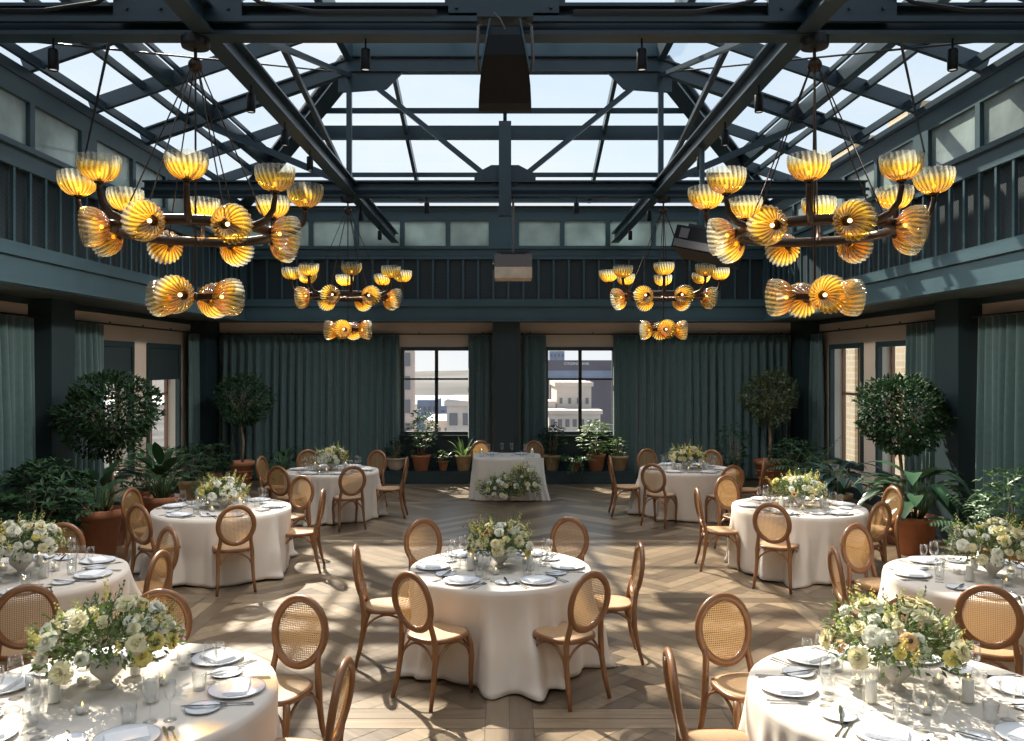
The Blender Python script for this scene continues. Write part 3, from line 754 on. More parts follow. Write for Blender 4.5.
MB().box(-.2, .2, -.12, .12, .10, .17).box(-.28, -.1, -.04, .04, .15, .20).build('mount_bracket', 'rod', pj)
o = MB().tube([(0, 0, .1), (0, 0, 1.04)], .03, 10).build('projector_pole', 'teal', None, loc=(2.24, 9.66, 3.92)); tag(o, 'teal steel pole carrying the tilted black projector', 'pole')

# ---------------------------------------------------------------- chandeliers
def shade_mesh():
    prof = [(.022, 0), (.048, .006), (.08, .021), (.108, .047), (.126, .08), (.134, .112), (.136, .14), (.133, .172)]
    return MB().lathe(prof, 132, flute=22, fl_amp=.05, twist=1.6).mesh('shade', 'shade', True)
SHADE = shade_mesh()
def chandelier(up, low):
    root = empty('chandelier', (0, 0, 0))
    RR = .56
    ring = [(RR*cos(a), RR*sin(a), -.01) for a in [2*pi*i/64 for i in range(64)]]
    MB().tube(ring, [(.038, .028)]*64, 10, closed=True, squash=(0, 0, 1)).build('ring', 'bronze', root, True)
    sm = SHADE; bm = MB().ball((0, 0, .052), .016, 10).mesh('bulb', 'bulb', True)
    sk = MB().lathe([(.001, -.012), (.03, -.01), (.034, .004), (.024, .012), (.016, .03), (.001, .032)], 12).mesh('socket', 'bronze', True)
    arm = MB().tube([(RR-.03, 0, -.01), (RR+.06, 0, -.01), (RR+.16, 0, .02), (RR+.225, 0, .085), (RR+.245, 0, .17), (RR+.245, 0, .21)], [.03, .028, .024, .021, .018, .018], 10).mesh('arm', 'bronze', True)
    stub = MB().tube([(RR, 0, 0), (RR+.05, 0, 0)], .02, 8).mesh('stub', 'bronze', True)
    def shade(mtx):
        o = inst('shade', sm, root); o.matrix_local = mtx; inst('bulb', bm, o); inst('socket', sk, o)
    for i in range(8):
        a = R(up+45*i)
        ao = inst('arm', arm, root, rot=(0, 0, a))
        shade(M4.Translation((cos(a)*(RR+.245), sin(a)*(RR+.245), .215)))
        a2 = a+R(22.5); inst('stub', stub, root, rot=(0, 0, a2))
        shade(M4.Translation((cos(a2)*(RR+.045), sin(a2)*(RR+.045), -.03)) @ M4.Rotation(a2, 4, 'Z') @ M4.Rotation(R(97), 4, 'Y') @ M4.Rotation(R(15*i), 4, 'Z'))
    zt = 1.245
    for i in range(6):
        a = R(60*i+12); MB().tube([(RR*.97*cos(a), RR*.97*sin(a), 0), (.025*cos(a), .025*sin(a), zt)], .0055, 5).build('suspension_rod', 'bronze', root)
    MB().ball((0, 0, zt), .055, 14).build('hub', 'bronze', root, True)
    MB().tube([(0, 0, zt), (0, 0, zt+.16)], .013, 8).build('stem', 'bronze', root)
    MB().lathe([(.001, zt+.12), (.1, zt+.13), (.105, zt+.15), (.105, zt+.21), (.001, zt+.215)], 20).build('canopy', 'rod', root)
    MB().tube([(0, 0, zt), (0, 0, -.52)], .008, 8).build('drop_rod', 'bronze', root)
    b = MB(); b.bar((-.16, 0, -.5), (.16, 0, -.5), .035, .045).bar((0, -.16, -.5), (0, .16, -.5), .035, .045).ball((0, 0, -.5), .035)
    for v_ in b.v[:]: pass
    cb = b.build('lower_cross', 'bronze', root); cb.rotation_euler = (0, 0, R(low))
    for i in range(4):
        a = R(low+90*i)
        shade(M4.Translation((cos(a)*.16, sin(a)*.16, -.5)) @ M4.Rotation(a, 4, 'Z') @ M4.Rotation(R(92), 4, 'Y'))
    return root
for x, y, up, low, lab in ((-2.33, 6.4, 16, 80, 'large chandelier of amber fluted glass bowls, nearest on the left'), (2.33, 6.4, 22.5, 0, 'large chandelier of amber fluted glass bowls, nearest on the right'),
                           (-2.31, 12.5, 14, 84, 'amber glass chandelier farther away on the left'), (2.33, 12.5, 35, 0, 'amber glass chandelier farther away on the right, beyond the tilted projector')):
    ch = chandelier(up, low); ch.location = (x, y, 3.465); tag(ch, lab, 'chandelier', 'amber glass chandeliers under the skylight')

# ---------------------------------------------------------------- chairs
def make_chair():
    root = empty('dining_chair')
    hw, hh, zc = .185, .205, .735
    by = lambda z: -.195-(z-.45)*.16                       # the back leans away from the sitter
    # oval frame: round bentwood hoop, deeper than wide
    pts = [(hw*cos(a), by(zc+hh*sin(a))-.012*cos(a)**2, zc+hh*sin(a)) for a in [2*pi*i/40 for i in range(40)]]
    bk = MB().tube(pts, [(.021, .026)]*40, 10, closed=True, squash=(0, 1, 0)).build('backrest', 'wood', root, True)
    b = MB(); n = 28; vs = [(0, by(zc)+.004, zc)]
    for r in (.5, 1.0):
        for i in range(n):
            a = 2*pi*i/n; z = zc+(hh-.012)*r*sin(a); vs.append(((hw-.012)*r*cos(a), by(z)-.012*(r*cos(a))**2, z))
    b.add(vs, [(0, 1+i, 1+(i+1) % n) for i in range(n)]+[(1+i, 1+n+i, 1+n+(i+1) % n, 1+(i+1) % n) for i in range(n)])
    b.build('cane_panel', 'cane', bk, True)
    # seat: rounded trapezoid rim with a woven top
    def outline(k, z, dz=0):
        o = []
        for i in range(36):
            a = 2*pi*i/36; c, s = cos(a), sin(a); q = (abs(c)**3+abs(s)**3)**(-1/3)
            y = s*q*.212; o.append((c*q*(.205+.018*(y/.2))*k, y*k+.005, z))
        return o
    b = MB(); rings = [outline(.955, .432), outline(1.0, .437), outline(1.0, .458), outline(.97, .466), outline(.90, .468)]
    for r in rings: b.v += r
    for j in range(4):
        for i in range(36): b.f.append((j*36+i, j*36+(i+1) % 36, j*36+36+(i+1) % 36, j*36+36+i))
    b.f.append(tuple(range(36))[::-1]); seat = b.build('seat', 'wood', root, True)
    b = MB(); b.v += outline(.905, .468); b.v += outline(.7, .470); b.v += outline(.35, .464); b.v.append((0, .005, .462))
    for j in range(2):
        for i in range(36): b.f.append((j*36+i, j*36+(i+1) % 36, j*36+36+(i+1) % 36, j*36+36+i))
    b.f += [(72+i, 72+(i+1) % 36, 108) for i in range(36)]
    b.build('seat_panel', 'seat', seat, True)
    for s in (-1, 1):
        p = [(s*.162, by(.64)-.004, .64), (s*.156, by(.57), .57), (s*.166, -.20, .50), (s*.176, -.192, .43), (s*.178, -.20, .30), (s*.184, -.222, .16), (s*.198, -.262, .0)]
        MB().tube(p, [(.014, .018), (.019, .021), (.021, .022), (.023, .023), (.021, .021), (.019, .019), (.015, .015)], 10).build('leg', 'wood', root, True)
        p = [(s*.17, .155, .44), (s*.182, .172, .37), (s*.184, .182, .27), (s*.176, .182, .14), (s*.172, .192, .0)]
        MB().tube(p, [.022, .023, .021, .018, .014], 10).build('leg', 'wood', root, True)
        # bentwood arches that brace each side
        p = [(s*.180, -.195+(.37)*t, .27+.155*sin(pi*t)**.55) for t in [i/14 for i in range(15)]]
        MB().tube(p, .0095, 8).build('brace', 'wood', root, True)
    for yy in (-.195, .175):
        p = [(-.178+.356*t, yy, .27+.155*sin(pi*t)**.55) for t in [i/14 for i in range(15)]]
        MB().tube(p, .0095, 8).build('brace', 'wood', root, True)
    return root

TABLES = {   # key: centre x, centre y, radius, words, seats (angle, back distance, words)
 'C': (-.04, 7.15, .755, 'centre table'),
 'FL': (-2.03, 4.40, .82, 'front left table'),
 'FR': (2.09, 4.40, .80, 'front right table'),
 'NL': (-3.93, 6.90, .80, 'left edge table'),
 'NR': (3.90, 6.80, .80, 'right edge table'),
 'LM': (-3.36, 10.10, .79, 'middle left table'),
 'RM': (3.52, 10.20, .77, 'middle right table'),
 'LF': (-2.79, 13.70, .74, 'far left table'),
 'RF': (2.98, 13.90, .76, 'far right table'),
}
CH = [  # table, back x, back y, position words
 ('C', -1.20, 7.05, 'on the left side'), ('C', -.66, 6.16, 'at the near left'), ('C', .60, 6.16, 'at the near right'), ('C', 1.10, 7.15, 'on the right side'),
 ('C', -.78, 8.2, 'at the far left'), ('C', .62, 8.3, 'at the far right'),
 ('LM', -2.88, 9.1, 'at the near right'), ('LM', -2.22, 10.2, 'on the right side'), ('LM', -2.74, 11.4, 'at the far right'), ('LM', -4.5, 10.3, 'on the left side'), ('LM', -3.92, 9.15, 'at the near left'),
 ('NL', -3.12, 7.8, 'at the far right'), ('NL', -2.80, 6.82, 'on the right side'), ('NL', -4.18, 8.0, 'at the far left'), ('NL', -3.27, 5.80, 'at the near right'),
 ('FL', -2.29, 5.62, 'at the far left'), ('FL', -1.33, 5.47, 'at the far right'), ('FL', -.85, 4.32, 'on the right side'),
 ('NR', 3.31, 7.95, 'at the far left'), ('NR', 2.73, 6.95, 'on the left side'), ('NR', 3.30, 5.80, 'at the near left'),
 ('FR', 2.60, 5.46, 'at the far right'), ('FR', 1.43, 5.52, 'at the far left'), ('FR', .90, 4.46, 'on the left side'),
 ('RM', 2.90, 9.22, 'at the near left'), ('RM', 4.08, 9.3, 'at the near right'), ('RM', 4.72, 10.4, 'on the right side'), ('RM', 2.36, 10.28, 'on the left side'), ('RM', 2.99, 11.4, 'at the far left'),
 ('RF', 1.75, 13.9, 'on the left side'), ('RF', 2.25, 12.85, 'at the near left'), ('RF', 2.53, 15.05, 'at the far left'), ('RF', 3.60, 14.85, 'at the far right'), ('RF', 3.37, 12.65, 'at the near right'), ('RF', 4.08, 13.5, 'on the right side'),
 ('LF', -2.26, 12.56, 'at the near right'), ('LF', -1.62, 13.7, 'on the right side'), ('LF', -2.24, 14.8, 'at the far right'), ('LF', -3.45, 14.9, 'at the far left'), ('LF', -3.94, 13.86, 'on the left side'), ('LF', -3.33, 12.55, 'at the near left'),
 ('H', -.47, 16.62, 'left of the two'), ('H', .56, 16.62, 'right of the two')]
TW = {('C', 'at the near left'): -8, ('C', 'at the near right'): 6, ('FL', 'at the far right'): 14, ('FR', 'at the far left'): -12}
chair0 = make_chair(); first = True
for key, bx, by_, words in CH:
    if key == 'H': cx, cy, tw = bx*.35, 15.75, 0; lab = 'honey wood cane-back chair behind the sweetheart table, '+words
    else:
        cx, cy = TABLES[key][:2]; tw = TW.get((key, words), 0); lab = 'honey wood cane-back chair %s of the %s' % (words, TABLES[key][3])
    d = V((cx-bx, cy-by_)).normalized()
    ang = atan2(d.y, d.x)-pi/2+R(tw)
    o = chair0 if first else copy_tree(chair0); first = False
    f_ = V((-sin(ang), cos(ang)))
    o.location = (bx+f_.x*.235, by_+f_.y*.235, 0); o.rotation_euler = (0, 0, ang)
    tag(o, lab, 'chair', 'cane-back chairs around the tables')

# ---------------------------------------------------------------- tables and cloths
TH = .75
def cloth(cx, cy, r, seed, tongue=None):
    rg = random.Random(seed); b = MB(); na = 240
    ph = [rg.uniform(0, 6.28) for _ in range(6)]; ks = [rg.choice((5, 6)), rg.choice((9, 10)), 13, 21]
    rows = [(0, 1)]; prof = []
    for q in (.0, .3, .6, .85, .97, 1.0): prof.append((q, 'top'))
    nd = 20
    vs = []
    for q, _ in prof:
        for i in range(na):
            a = 2*pi*i/na; vs.append((cx+max(q, .001)*r*cos(a), cy+max(q, .001)*r*sin(a), TH-(0 if q < .99 else .003)))
    cr_ = [(rg.uniform(0, 2*pi), rg.uniform(.09, .19), rg.uniform(.55, 1.3)) for _ in range(22)]
    for j in range(1, nd+1):
        s = j/nd; sw = min(1, s*1.7)**1.3*(.5+.5*s)
        for i in range(na):
            a = 2*pi*i/na; f = -.35+.22*sin(3*a+ph[3])
            for c0, wd, am in cr_:      # separate rounded folds that widen towards the floor
                d_ = abs((a-c0+pi) % (2*pi)-pi)/(wd*(.55+.6*s))
                if d_ < 1: f += am*(cos(d_*pi)*.5+.5)
            rr = r+.008+.012*s+.105*f*sw+.012*sin(ks[2]*a+ph[2]+s)*sw
            if s > .9: rr += .03*max(0, f)*(s-.9)/.1
            if tongue is not None:
                da = (a-tongue+pi) % (2*pi)-pi
                if abs(da) < .34: rr += .12*sw*cos(da/.34*pi/2)**.5*s
            z = TH-.003-(TH-.020)*s
            if s > .93: z = max(.010, z+.012*sin(5*a+ph[4]))
            vs.append((cx+rr*cos(a), cy+rr*sin(a), z))
    nr = len(prof)+nd; fs = []
    for j in range(nr-1):
        for i in range(na): fs.append((j*na+i, j*na+(i+1) % na, (j+1)*na+(i+1) % na, (j+1)*na+i))
    b.add(vs, fs)
    o = b.build('tablecloth', 'linen', None, True)
    md = o.modifiers.new('thickness', 'SOLIDIFY'); md.thickness = .004; md.offset = -1
    return o
for i, (k, (cx, cy, r, words)) in enumerate(TABLES.items()):
    o = cloth(cx, cy, r, 31+i*5, R(-82) if k == 'C' else None)
    tag(o, 'ivory linen cloth draped to the floor over the round %s' % words, 'tablecloth', 'ivory tablecloths')
    t = empty('round_table', (cx, cy, 0)); tag(t, 'round banquet table standing under the ivory cloth of the %s' % words, 'table', 'round tables')
    MB().lathe([(.001, .70), (r-.03, .70), (r-.02, .71), (r-.02, .735), (r-.03, .742), (.001, .742)], 48).build('tabletop', 'wood', t)
    for a in (45, 135, 225, 315): MB().tube([(.5*cos(R(a)), .5*sin(R(a)), .70), (.56*cos(R(a)), .56*sin(R(a)), 0)], .016, 8).build('leg', 'greymetal', t)

# ---------------------------------------------------------------- tableware: one mesh set of each kind
plate_me = MB().lathe([(.001, .006), (.092, .006), (.100, .009), (.142, .019), (.145, .018), (.144, .015), (.10, .003), (.085, .0), (.001, .0)], 40).mesh('plate_body', 'china', True)
rim_me = MB().lathe([(.1425, .0195), (.1455, .0195), (.1465, .0175), (.1445, .016)], 40).mesh('plate_rim', 'chinarim', True)
side_me = MB().lathe([(.001, .005), (.055, .005), (.062, .008), (.083, .014), (.085, .013), (.083, .010), (.06, .001), (.001, 0)], 32).mesh('bread_plate', 'china', True)
siderim_me = MB().lathe([(.0825, .0145), (.0855, .0145), (.0865, .0125), (.0845, .011)], 32).mesh('side_rim', 'chinarim', True)
def napkin_me():
    b = MB()
    for z0, z1, k in ((0, .007, 1.0), (.0075, .014, .985), (.0145, .021, .96)):
        n = 6; vs = []; hw, hd = .095*k, .062*k
        for zz, g in ((z0, .97), ((z0+z1)/2, 1), (z1, .97)):
            vs += [(sx*hw*g, sy*hd*g, zz) for sx, sy in ((-1, -1), (0, -1.02), (1, -1), (1.01, 0), (1, 1), (0, 1.02), (-1, 1), (-1.01, 0))]
        fs = [(j*8+i, j*8+(i+1) % 8, j*8+8+(i+1) % 8, j*8+8+i) for j in range(2) for i in range(8)]+[tuple(range(8))[::-1], tuple(range(16, 24))]
        b.add(vs, fs)
    return b.mesh('napkin', 'napkin')
nap_me = napkin_me()
def glass_me(name, prof): return MB().lathe(prof, 20).mesh(name, 'crystal', True)
wine_me = glass_me('wine', [(.034, .0), (.033, .003), (.006, .008), (.004, .02), (.0038, .085), (.008, .095), (.026, .112), (.037, .140), (.038, .165), (.033, .205), (.031, .215), (.030, .215), (.036, .165), (.034, .14), (.02, .112), (.001, .10)])
flute_me = glass_me('white_wine', [(.031, .0), (.030, .003), (.006, .008), (.004, .02), (.0036, .085), (.008, .095), (.020, .108), (.029, .130), (.030, .155), (.026, .19), (.025, .19), (.028, .15), (.02, .115), (.001, .10)])
tum_me = glass_me('tumbler', [(.001, .0), (.030, .0), (.034, .004), (.038, .09), (.0365, .09), (.031, .012), (.001, .012)])
def blade(b, pts, z=.003):
    """flat outline of (y, halfwidth) pairs extruded to thin metal"""
    n = len(pts); vs = [(-h, y, 0) for y, h in pts]+[(h, y, 0) for y, h in pts]+[(-h, y, z) for y, h in pts]+[(h, y, z) for y, h in pts]
    fs = []
    for i in range(n-1): fs += [(2*n+i, 3*n+i, 3*n+i+1, 2*n+i+1), (i, i+1, n+i+1, n+i), (i, 2*n+i, 2*n+i+1, i+1), (n+i, n+i+1, 3*n+i+1, 3*n+i)]
    return b.add(vs, fs)
kb = MB(); blade(kb, [(-.11, .004), (-.105, .0075), (-.02, .005), (-.005, .004), (.0, .008), (.05, .0095), (.09, .008), (.11, .002)]); knife_me = kb.mesh('knife', 'silver')
kb = MB(); blade(kb, [(-.09, .004), (-.085, .0075), (0, .003), (.035, .003), (.045, .010), (.060, .0125), (.066, .0125)])
for x in (-.0105, -.0035, .0035, .0105): kb.box(x-.0014, x+.0014, .064, .100, 0, .003)
fork_me = kb.mesh('fork', 'silver')
kb = MB(); blade(kb, [(-.09, .004), (-.085, .007), (0, .003), (.045, .003), (.052, .008), (.065, .016), (.080, .0175), (.094, .012), (.100, .004)]); spoon_me = kb.mesh('spoon', 'silver')
CT = {}
def place(name, me, x, y, z, rz, label, cat, group, key=None):
    o = bpy.data.objects.new(name, me); C.objects.link(o); o.location = (x, y, z); o.rotation_euler = (0, 0, rz)
    return tag(o, label, cat, group)
SEATN = {}
def seatwords(a):
    a %= 360
    for lo, hi, wd in ((0, 25, 'right'), (25, 90, 'far right'), (90, 155, 'far left'), (155, 205, 'left'), (205, 270, 'near left'), (270, 335, 'near right'), (335, 361, 'right')):
        if lo <= a < hi: return wd
def setting(key, cx, cy, r, a, detail):
    tw = TABLES[key][3]; sw = seatwords(a); where = 'at the %s seat of the %s' % (sw, tw)
    f = V((-cos(R(a)), -sin(R(a)))); rt = V((-f.y, f.x))*-1     # f toward the centre; rt to the diner's right
    rz = atan2(f.y, f.x)-pi/2
    def pos(u, v): return (cx-f.x*r+f.x*v+rt.x*u, cy-f.y*r+f.y*v+rt.y*u)
    z = TH+.001
    p = pos(0, .19)
    pl = empty('dinner_plate', (*p, z), rz); tag(pl, 'white grey-rimmed dinner plate '+where, 'plate', 'dinner plates'); inst('plate_body', plate_me, pl); inst('plate_rim', rim_me, pl)
    place('folded_napkin', nap_me, *p, z+.0075, rz+R(rnd(-8, 8)), 'white folded napkin on the plate '+where, 'napkin', 'folded napkins')
    p = pos(-.235, .30); q = empty('bread_plate', (*p, z), rz); tag(q, 'small white bread plate '+where, 'plate', 'bread plates'); inst('plate_body', side_me, q); inst('plate_rim', siderim_me, q)
    place('butter_knife', knife_me, *pos(-.225, .30), z+.0155, rz+R(rnd(-25, 25)), 'butter knife on the bread plate '+where, 'knife', 'butter knives')
    place('dinner_fork', fork_me, *pos(-.165, .16), z, rz+R(rnd(-3, 3)), 'outer silver fork '+where, 'fork', 'silver forks')
    place('table_knife', knife_me, *pos(.165, .16), z, rz+R(rnd(-3, 3)), 'silver table knife '+where, 'knife', 'table knives')
    if detail:
        place('salad_fork', fork_me, *pos(-.192, .15), z, rz+R(rnd(-3, 3)), 'second silver fork beyond the first '+where, 'fork', 'silver forks')
        place('table_spoon', spoon_me, *pos(.195, .15), z, rz+R(rnd(-3, 3)), 'silver spoon outside the knife '+where, 'spoon', 'silver spoons')
    place('wine_glass', wine_me, *pos(.12, .36), z, 0, 'taller stemmed wine glass '+where, 'wine glass', 'wine glasses')
    place('wine_glass', flute_me, *pos(.205, .33), z, 0, 'shorter stemmed wine glass '+where, 'wine glass', 'wine glasses')
    place('water_tumbler', tum_me, *pos(.03, .39), z, 0, 'clear water tumbler '+where, 'tumbler', 'water tumblers')
SEATS = {'C': (182, 238, 302, 0, 126, 60), 'FL': (4, 54, 118, 172, 236, 300), 'FR': (62, 122, 174, 236, 300, 6), 'NL': (48, -4, 108, 170, 300, 236),
         'NR': (115, 172, 241, 60, 300, 4), 'LM': (298, 8, 62, 115, 172, 239), 'RM': (236, 301, 10, 176, 118, 60), 'LF': (295, 0, 63, 119, 176, 242), 'RF': (180, 236, 112, 57, 292, 345)}
# candles
hur_me = glass_me('hurricane', [(.001, .0), (.040, .0), (.043, .004), (.043, .17), (.0415, .17), (.0405, .008), (.001, .008)])
for m_ in (hur_me,): m_.materials[0] = MT['hurricane']
wax_me = MB().lathe([(.001, .0), (.027, .0), (.028, .003), (.028, .105), (.024, .111), (.001, .108)], 20).mesh('wax', 'wax', True)
flame_me = MB().lathe([(.0005, .117), (.004, .121), (.0045, .126), (.002, .134), (.0003, .139)], 8).mesh('flame', 'flame', True)
vot_me = glass_me('votive', [(.001, .0), (.029, .0), (.032, .004), (.035, .068), (.0335, .068), (.029, .012), (.001, .012)]); vot_me.materials[0] = MT['hurricane']
vwax_me = MB().lathe([(.001, .013), (.028, .013), (.029, .036), (.001, .034)], 16).mesh('wax', 'wax', True)
def pillar(x, y, label, tall=1):
    r = empty('pillar_candle', (x, y, TH+.001)); tag(r, label, 'candle', 'pillar candles in clear glass')
    inst('glass_sleeve', hur_me, r); inst('wax', wax_me, r, (0, 0, .009), sc=(1, 1, tall)); inst('flame', flame_me, r, (0, 0, .009+.111*(tall-1)))
def votive(x, y, label):
    r = empty('votive_candle', (x, y, TH+.001)); tag(r, label, 'candle', 'small votive candles')
    inst('glass_cup', vot_me, r); inst('wax', vwax_me, r); inst('flame', flame_me, r, (0, 0, -.078))

# ---------------------------------------------------------------- flowers
def petal(b, c, out, up, L, W, curl):
    """cupped petal rooted at c"""
    side = out.cross(up).normalized(); vs = []
    for j in range(4):
        t = j/3; ang = curl*t; d = out*sin(.35+ang)+up*cos(.35+ang)
        p = c+d*L*t; wd = W*(.35+.65*sin(pi*min(.82, .18+t*.64)))
        vs += [p-side*wd/2+up*.08*W, p-out*.05*W*0, p+side*wd/2+up*.08*W]
    b.add(vs, [(j*3+i, j*3+i+1, j*3+i+4, j*3+i+3) for j in range(3) for i in range(2)])
def rose_me(mat, seed, open_=1.0, rings=((3, .012, .55, .1), (4, .016, .75, .35), (5, .022, .95, .7), (6, .027, 1.05, 1.1), (7, .03, 1.08, 1.5))):
    rg = random.Random(seed); b = MB(); up = V((0, 0, 1)); k = .045
    for n, r0, L, cu in rings:
        o = rg.uniform(0, 6)
        for i in range(n):
            a = o+2*pi*i/n+rg.uniform(-.15, .15); out = V((cos(a), sin(a), 0))
            petal(b, out*r0*.35+V((0, 0, -.01*cu)), out, up, k*L*rg.uniform(.9, 1.08), k*1.15*(.6+.4*L), cu*open_)
    b.ball((0, 0, .008), .010, 8, 1.2)
    return b.mesh('bloom', mat, True)
ROSE = [rose_me('white_rose', 1), rose_me('white_rose', 2, .8), rose_me('cream_rose', 3), rose_me('cream_rose', 4, .75), rose_me('yellow_bloom', 5, .9)]
b = MB(); rg = random.Random(9)
for n, L, cu in ((9, .8, 1.2), (10, 1.0, 1.5)):
    for i in range(n):
        a = 2*pi*i/n+rg.uniform(-.1, .1); out = V((cos(a), sin(a), 0)); petal(b, out*.01, out, V((0, 0, 1)), .045*L, .03, cu)
PEACH = b.mesh('bloom', 'peach_bloom', True); HEART = MB().ball((0, 0, .014), .017, 10, .7).mesh('heart', 'heart', True)
b = MB()
for i in range(11):     # a snapdragon-like spike of small pale bells
    z = .012*i; a = i*2.4; s = .019*(1-.06*i); out = V((cos(a), sin(a), .4)).normalized()
    for q in range(4):
        ax = out.orthogonal().normalized(); ax.rotate(__import__('mathutils').Quaternion(out, q*pi/2)); b.sprig(V((0, 0, z))+out*.004, (out+ax*.7), s*1.3, s, ax)
SPIKE = [b.mesh('bloom_spike', 'bud'), b.mesh('bloom_spike', 'yellow_bloom')]
def rot_to(d, spin):
    return (M4.Translation((0, 0, 0)) @ d.to_track_quat('Z', 'Y').to_matrix().to_4x4() @ M4.Rotation(spin, 4, 'Z'))
def bouquet(x, y, z, label, seed, sx=.30, sz=.20, vase_h=.13, nb=24, floorp=False, cat='flower arrangement'):
    rg = random.Random(seed); r = empty('flower_arrangement', (x, y, z)); tag(r, label, cat, None if floorp else 'table centrepieces')
    if not floorp:
        MB().lathe([(.001, 0), (.05, 0), (.052, .006), (.03, .02), (.026, .035), (.045, .055), (.078, .09), (.088, vase_h), (.083, vase_h), (.06, .08), (.001, .06)], 28).build('vase', 'ceramic', r, True)
    c = V((0, 0, vase_h+sz*.42)); lf = MB(); st_ = MB()
    def shell(k=1.0, lo=-.35):
        while True:
            d = V((rg.gauss(0, 1), rg.gauss(0, 1), rg.gauss(0, 1))).normalized()
            if d.z > lo: break
        irr = 1+.16*sin(d.x*5+seed)*cos(d.y*4+seed)
        return d, c+V((d.x*sx, d.y*sx, d.z*sz))*k*irr
    for i in range(1500):
        d, p = shell(rg.uniform(.35, 1.04)); t = V((rg.gauss(0, .6), rg.gauss(0, .6), rg.gauss(0, .6)))
        lf.sprig(p, d+t, rg.uniform(.028, .055), rg.uniform(.012, .022), d+V((rg.uniform(-1, 1), 0, 0)))
    for i in range(26):     # longer stems breaking the outline
        d, p = shell(.7, -.15); L = rg.uniform(.08, .17); dd = (d+V((0, 0, .35))).normalized(); st_.tube([c*.6, p, p+dd*L], .0016, 4, False)
        for q in range(7):
            s = p+dd*L*(q+1)/7; lf.sprig(s, dd+V((rg.uniform(-1, 1), rg.uniform(-1, 1), rg.uniform(-.3, .6))), .028, .014, d)
    lf.build('foliage', 'leafgarden', r); st_.build('stem', 'leafmid', r)
    pts = []
    for i in range(nb):
        for tr_ in range(30):
            d, p = shell(rg.uniform(.88, 1.05), -.25)
            if all((p-q).length > .046 for q in pts): break
        pts.append(p); s = rg.uniform(.5, 1.0)
        me = rg.choice(ROSE[:2] + ROSE[:2] + ROSE[2:4]*2 + ROSE[4:])
        o = bpy.data.objects.new('rose', me); C.objects.link(o); o.parent = r
        if i in (2, 9): o.data = PEACH; h = inst('flower_heart', HEART, o); o.name = 'anemone'
        o.matrix_local = M4.Translation(p) @ rot_to((d+V((0, -.25, .25))).normalized(), rg.uniform(0, 6)) @ M4.Scale(s, 4)
    for i in range(18):
        d, p = shell(.92, .0); dd = (d*.8+V((0, 0, .7))).normalized()
        o = bpy.data.objects.new('bloom_spike', SPIKE[i % 2]); C.objects.link(o); o.parent = r
        o.matrix_local = M4.Translation(p) @ rot_to(dd, rg.uniform(0, 6)) @ M4.Scale(rg.uniform(.6, 1.1), 4)
    return r
BQ = {'C': (.25, .17, 'cream and yellow flower arrangement with a golden bloom in front, on the centre table'),
      'FL': (.33, .21, 'large cream rose and wild sprig arrangement in a stone bowl on the front left table'),
      'FR': (.34, .20, 'large yellow and cream flower arrangement on the front right table'),
      'NL': (.32, .20, 'cream and apricot flower arrangement on the table at the left edge'),
      'NR': (.32, .20, 'cream flower arrangement on the table at the right edge'),
      'LM': (.27, .16, 'white and cream flower arrangement on the middle left table'),
      'RM': (.29, .17, 'white and pale yellow flower arrangement on the middle right table'),
      'LF': (.25, .17, 'cream flower arrangement with one tall sprig on the far left table'),
      'RF': (.29, .16, 'low cream flower arrangement on the far right table')}
OFF = {'FL': (-.08, .1), 'FR': (-.03, .08), 'NL': (0, .0), 'NR': (.0, .0), 'RM': (0, 0)}
for i, (k, (cx, cy, r, words)) in enumerate(TABLES.items()):
    sx, sz, lab = BQ[k]; ox, oy = OFF.get(k, (0, 0))
    bouquet(cx+ox, cy+oy, TH+.001, lab, 100+i, sx, sz, .15 if k in ('FL', 'FR', 'NL', 'NR') else .12, 46)
    for a in SEATS[k]: setting(k, cx, cy, r, a, k not in ('LF', 'RF'))
    for a, wd in ((205, 'left'), (335, 'right'), (90, 'behind')):
        pillar(cx+.27*cos(R(a)), cy+.27*sin(R(a)), 'white pillar candle in clear glass %s the flowers on the %s' % ({'left': 'left of', 'right': 'right of', 'behind': 'behind'}[wd], words), 1 if a != 90 else .8)
    for a, wd in ((262, 'in front of'), (150, 'far left of'), (30, 'far right of')):
        votive(cx+.25*cos(R(a)), cy+.25*sin(R(a)), 'small glass votive candle %s the flowers on the %s' % (wd, words))

# ---------------------------------------------------------------- sweetheart table
HX, HY, HWD, HD = .035, 15.72, .62, .46
def rrect(k, n=96, ex=5):
    o = []
    for i in range(n):
        a = 2*pi*i/n; c, s = cos(a), sin(a); q = (abs(c)**ex+abs(s)**ex)**(-1/ex); o.append((c*q*HWD*k, s*q*HD*k, a))
    return o
vs = []; n = 160
for k in (0.001, .5, .97, 1.0):
    vs += [(HX+x, HY+y, TH+.02) for x, y, a in rrect(k, n)]
for j in range(1, 15):
    s = j/14
    vs += [(HX+x*(1+.10*s+.03*s*sin(17*a+1)+.022*s*sin(29*a)), HY+y*(1+.10*s+.03*s*sin(17*a+1)+.022*s*sin(29*a)), TH+.02-(TH+.005)*s) for x, y, a in rrect(1.0, n)]
hc = MB().add(vs, [(j*n+i, j*n+(i+1) % n, (j+1)*n+(i+1) % n, (j+1)*n+i) for j in range(17) for i in range(n)]).build('tablecloth', 'linen', None, True)
tag(hc, 'ivory cloth with a gathered skirt over the small sweetheart table before the windows', 'tablecloth')
t = empty('sweetheart_table', (HX, HY, 0)); tag(t, 'small rectangular table under the gathered ivory cloth before the windows', 'table')
MB().box(-.53, .53, -.37, .37, .72, .765).build('tabletop', 'wood', t)
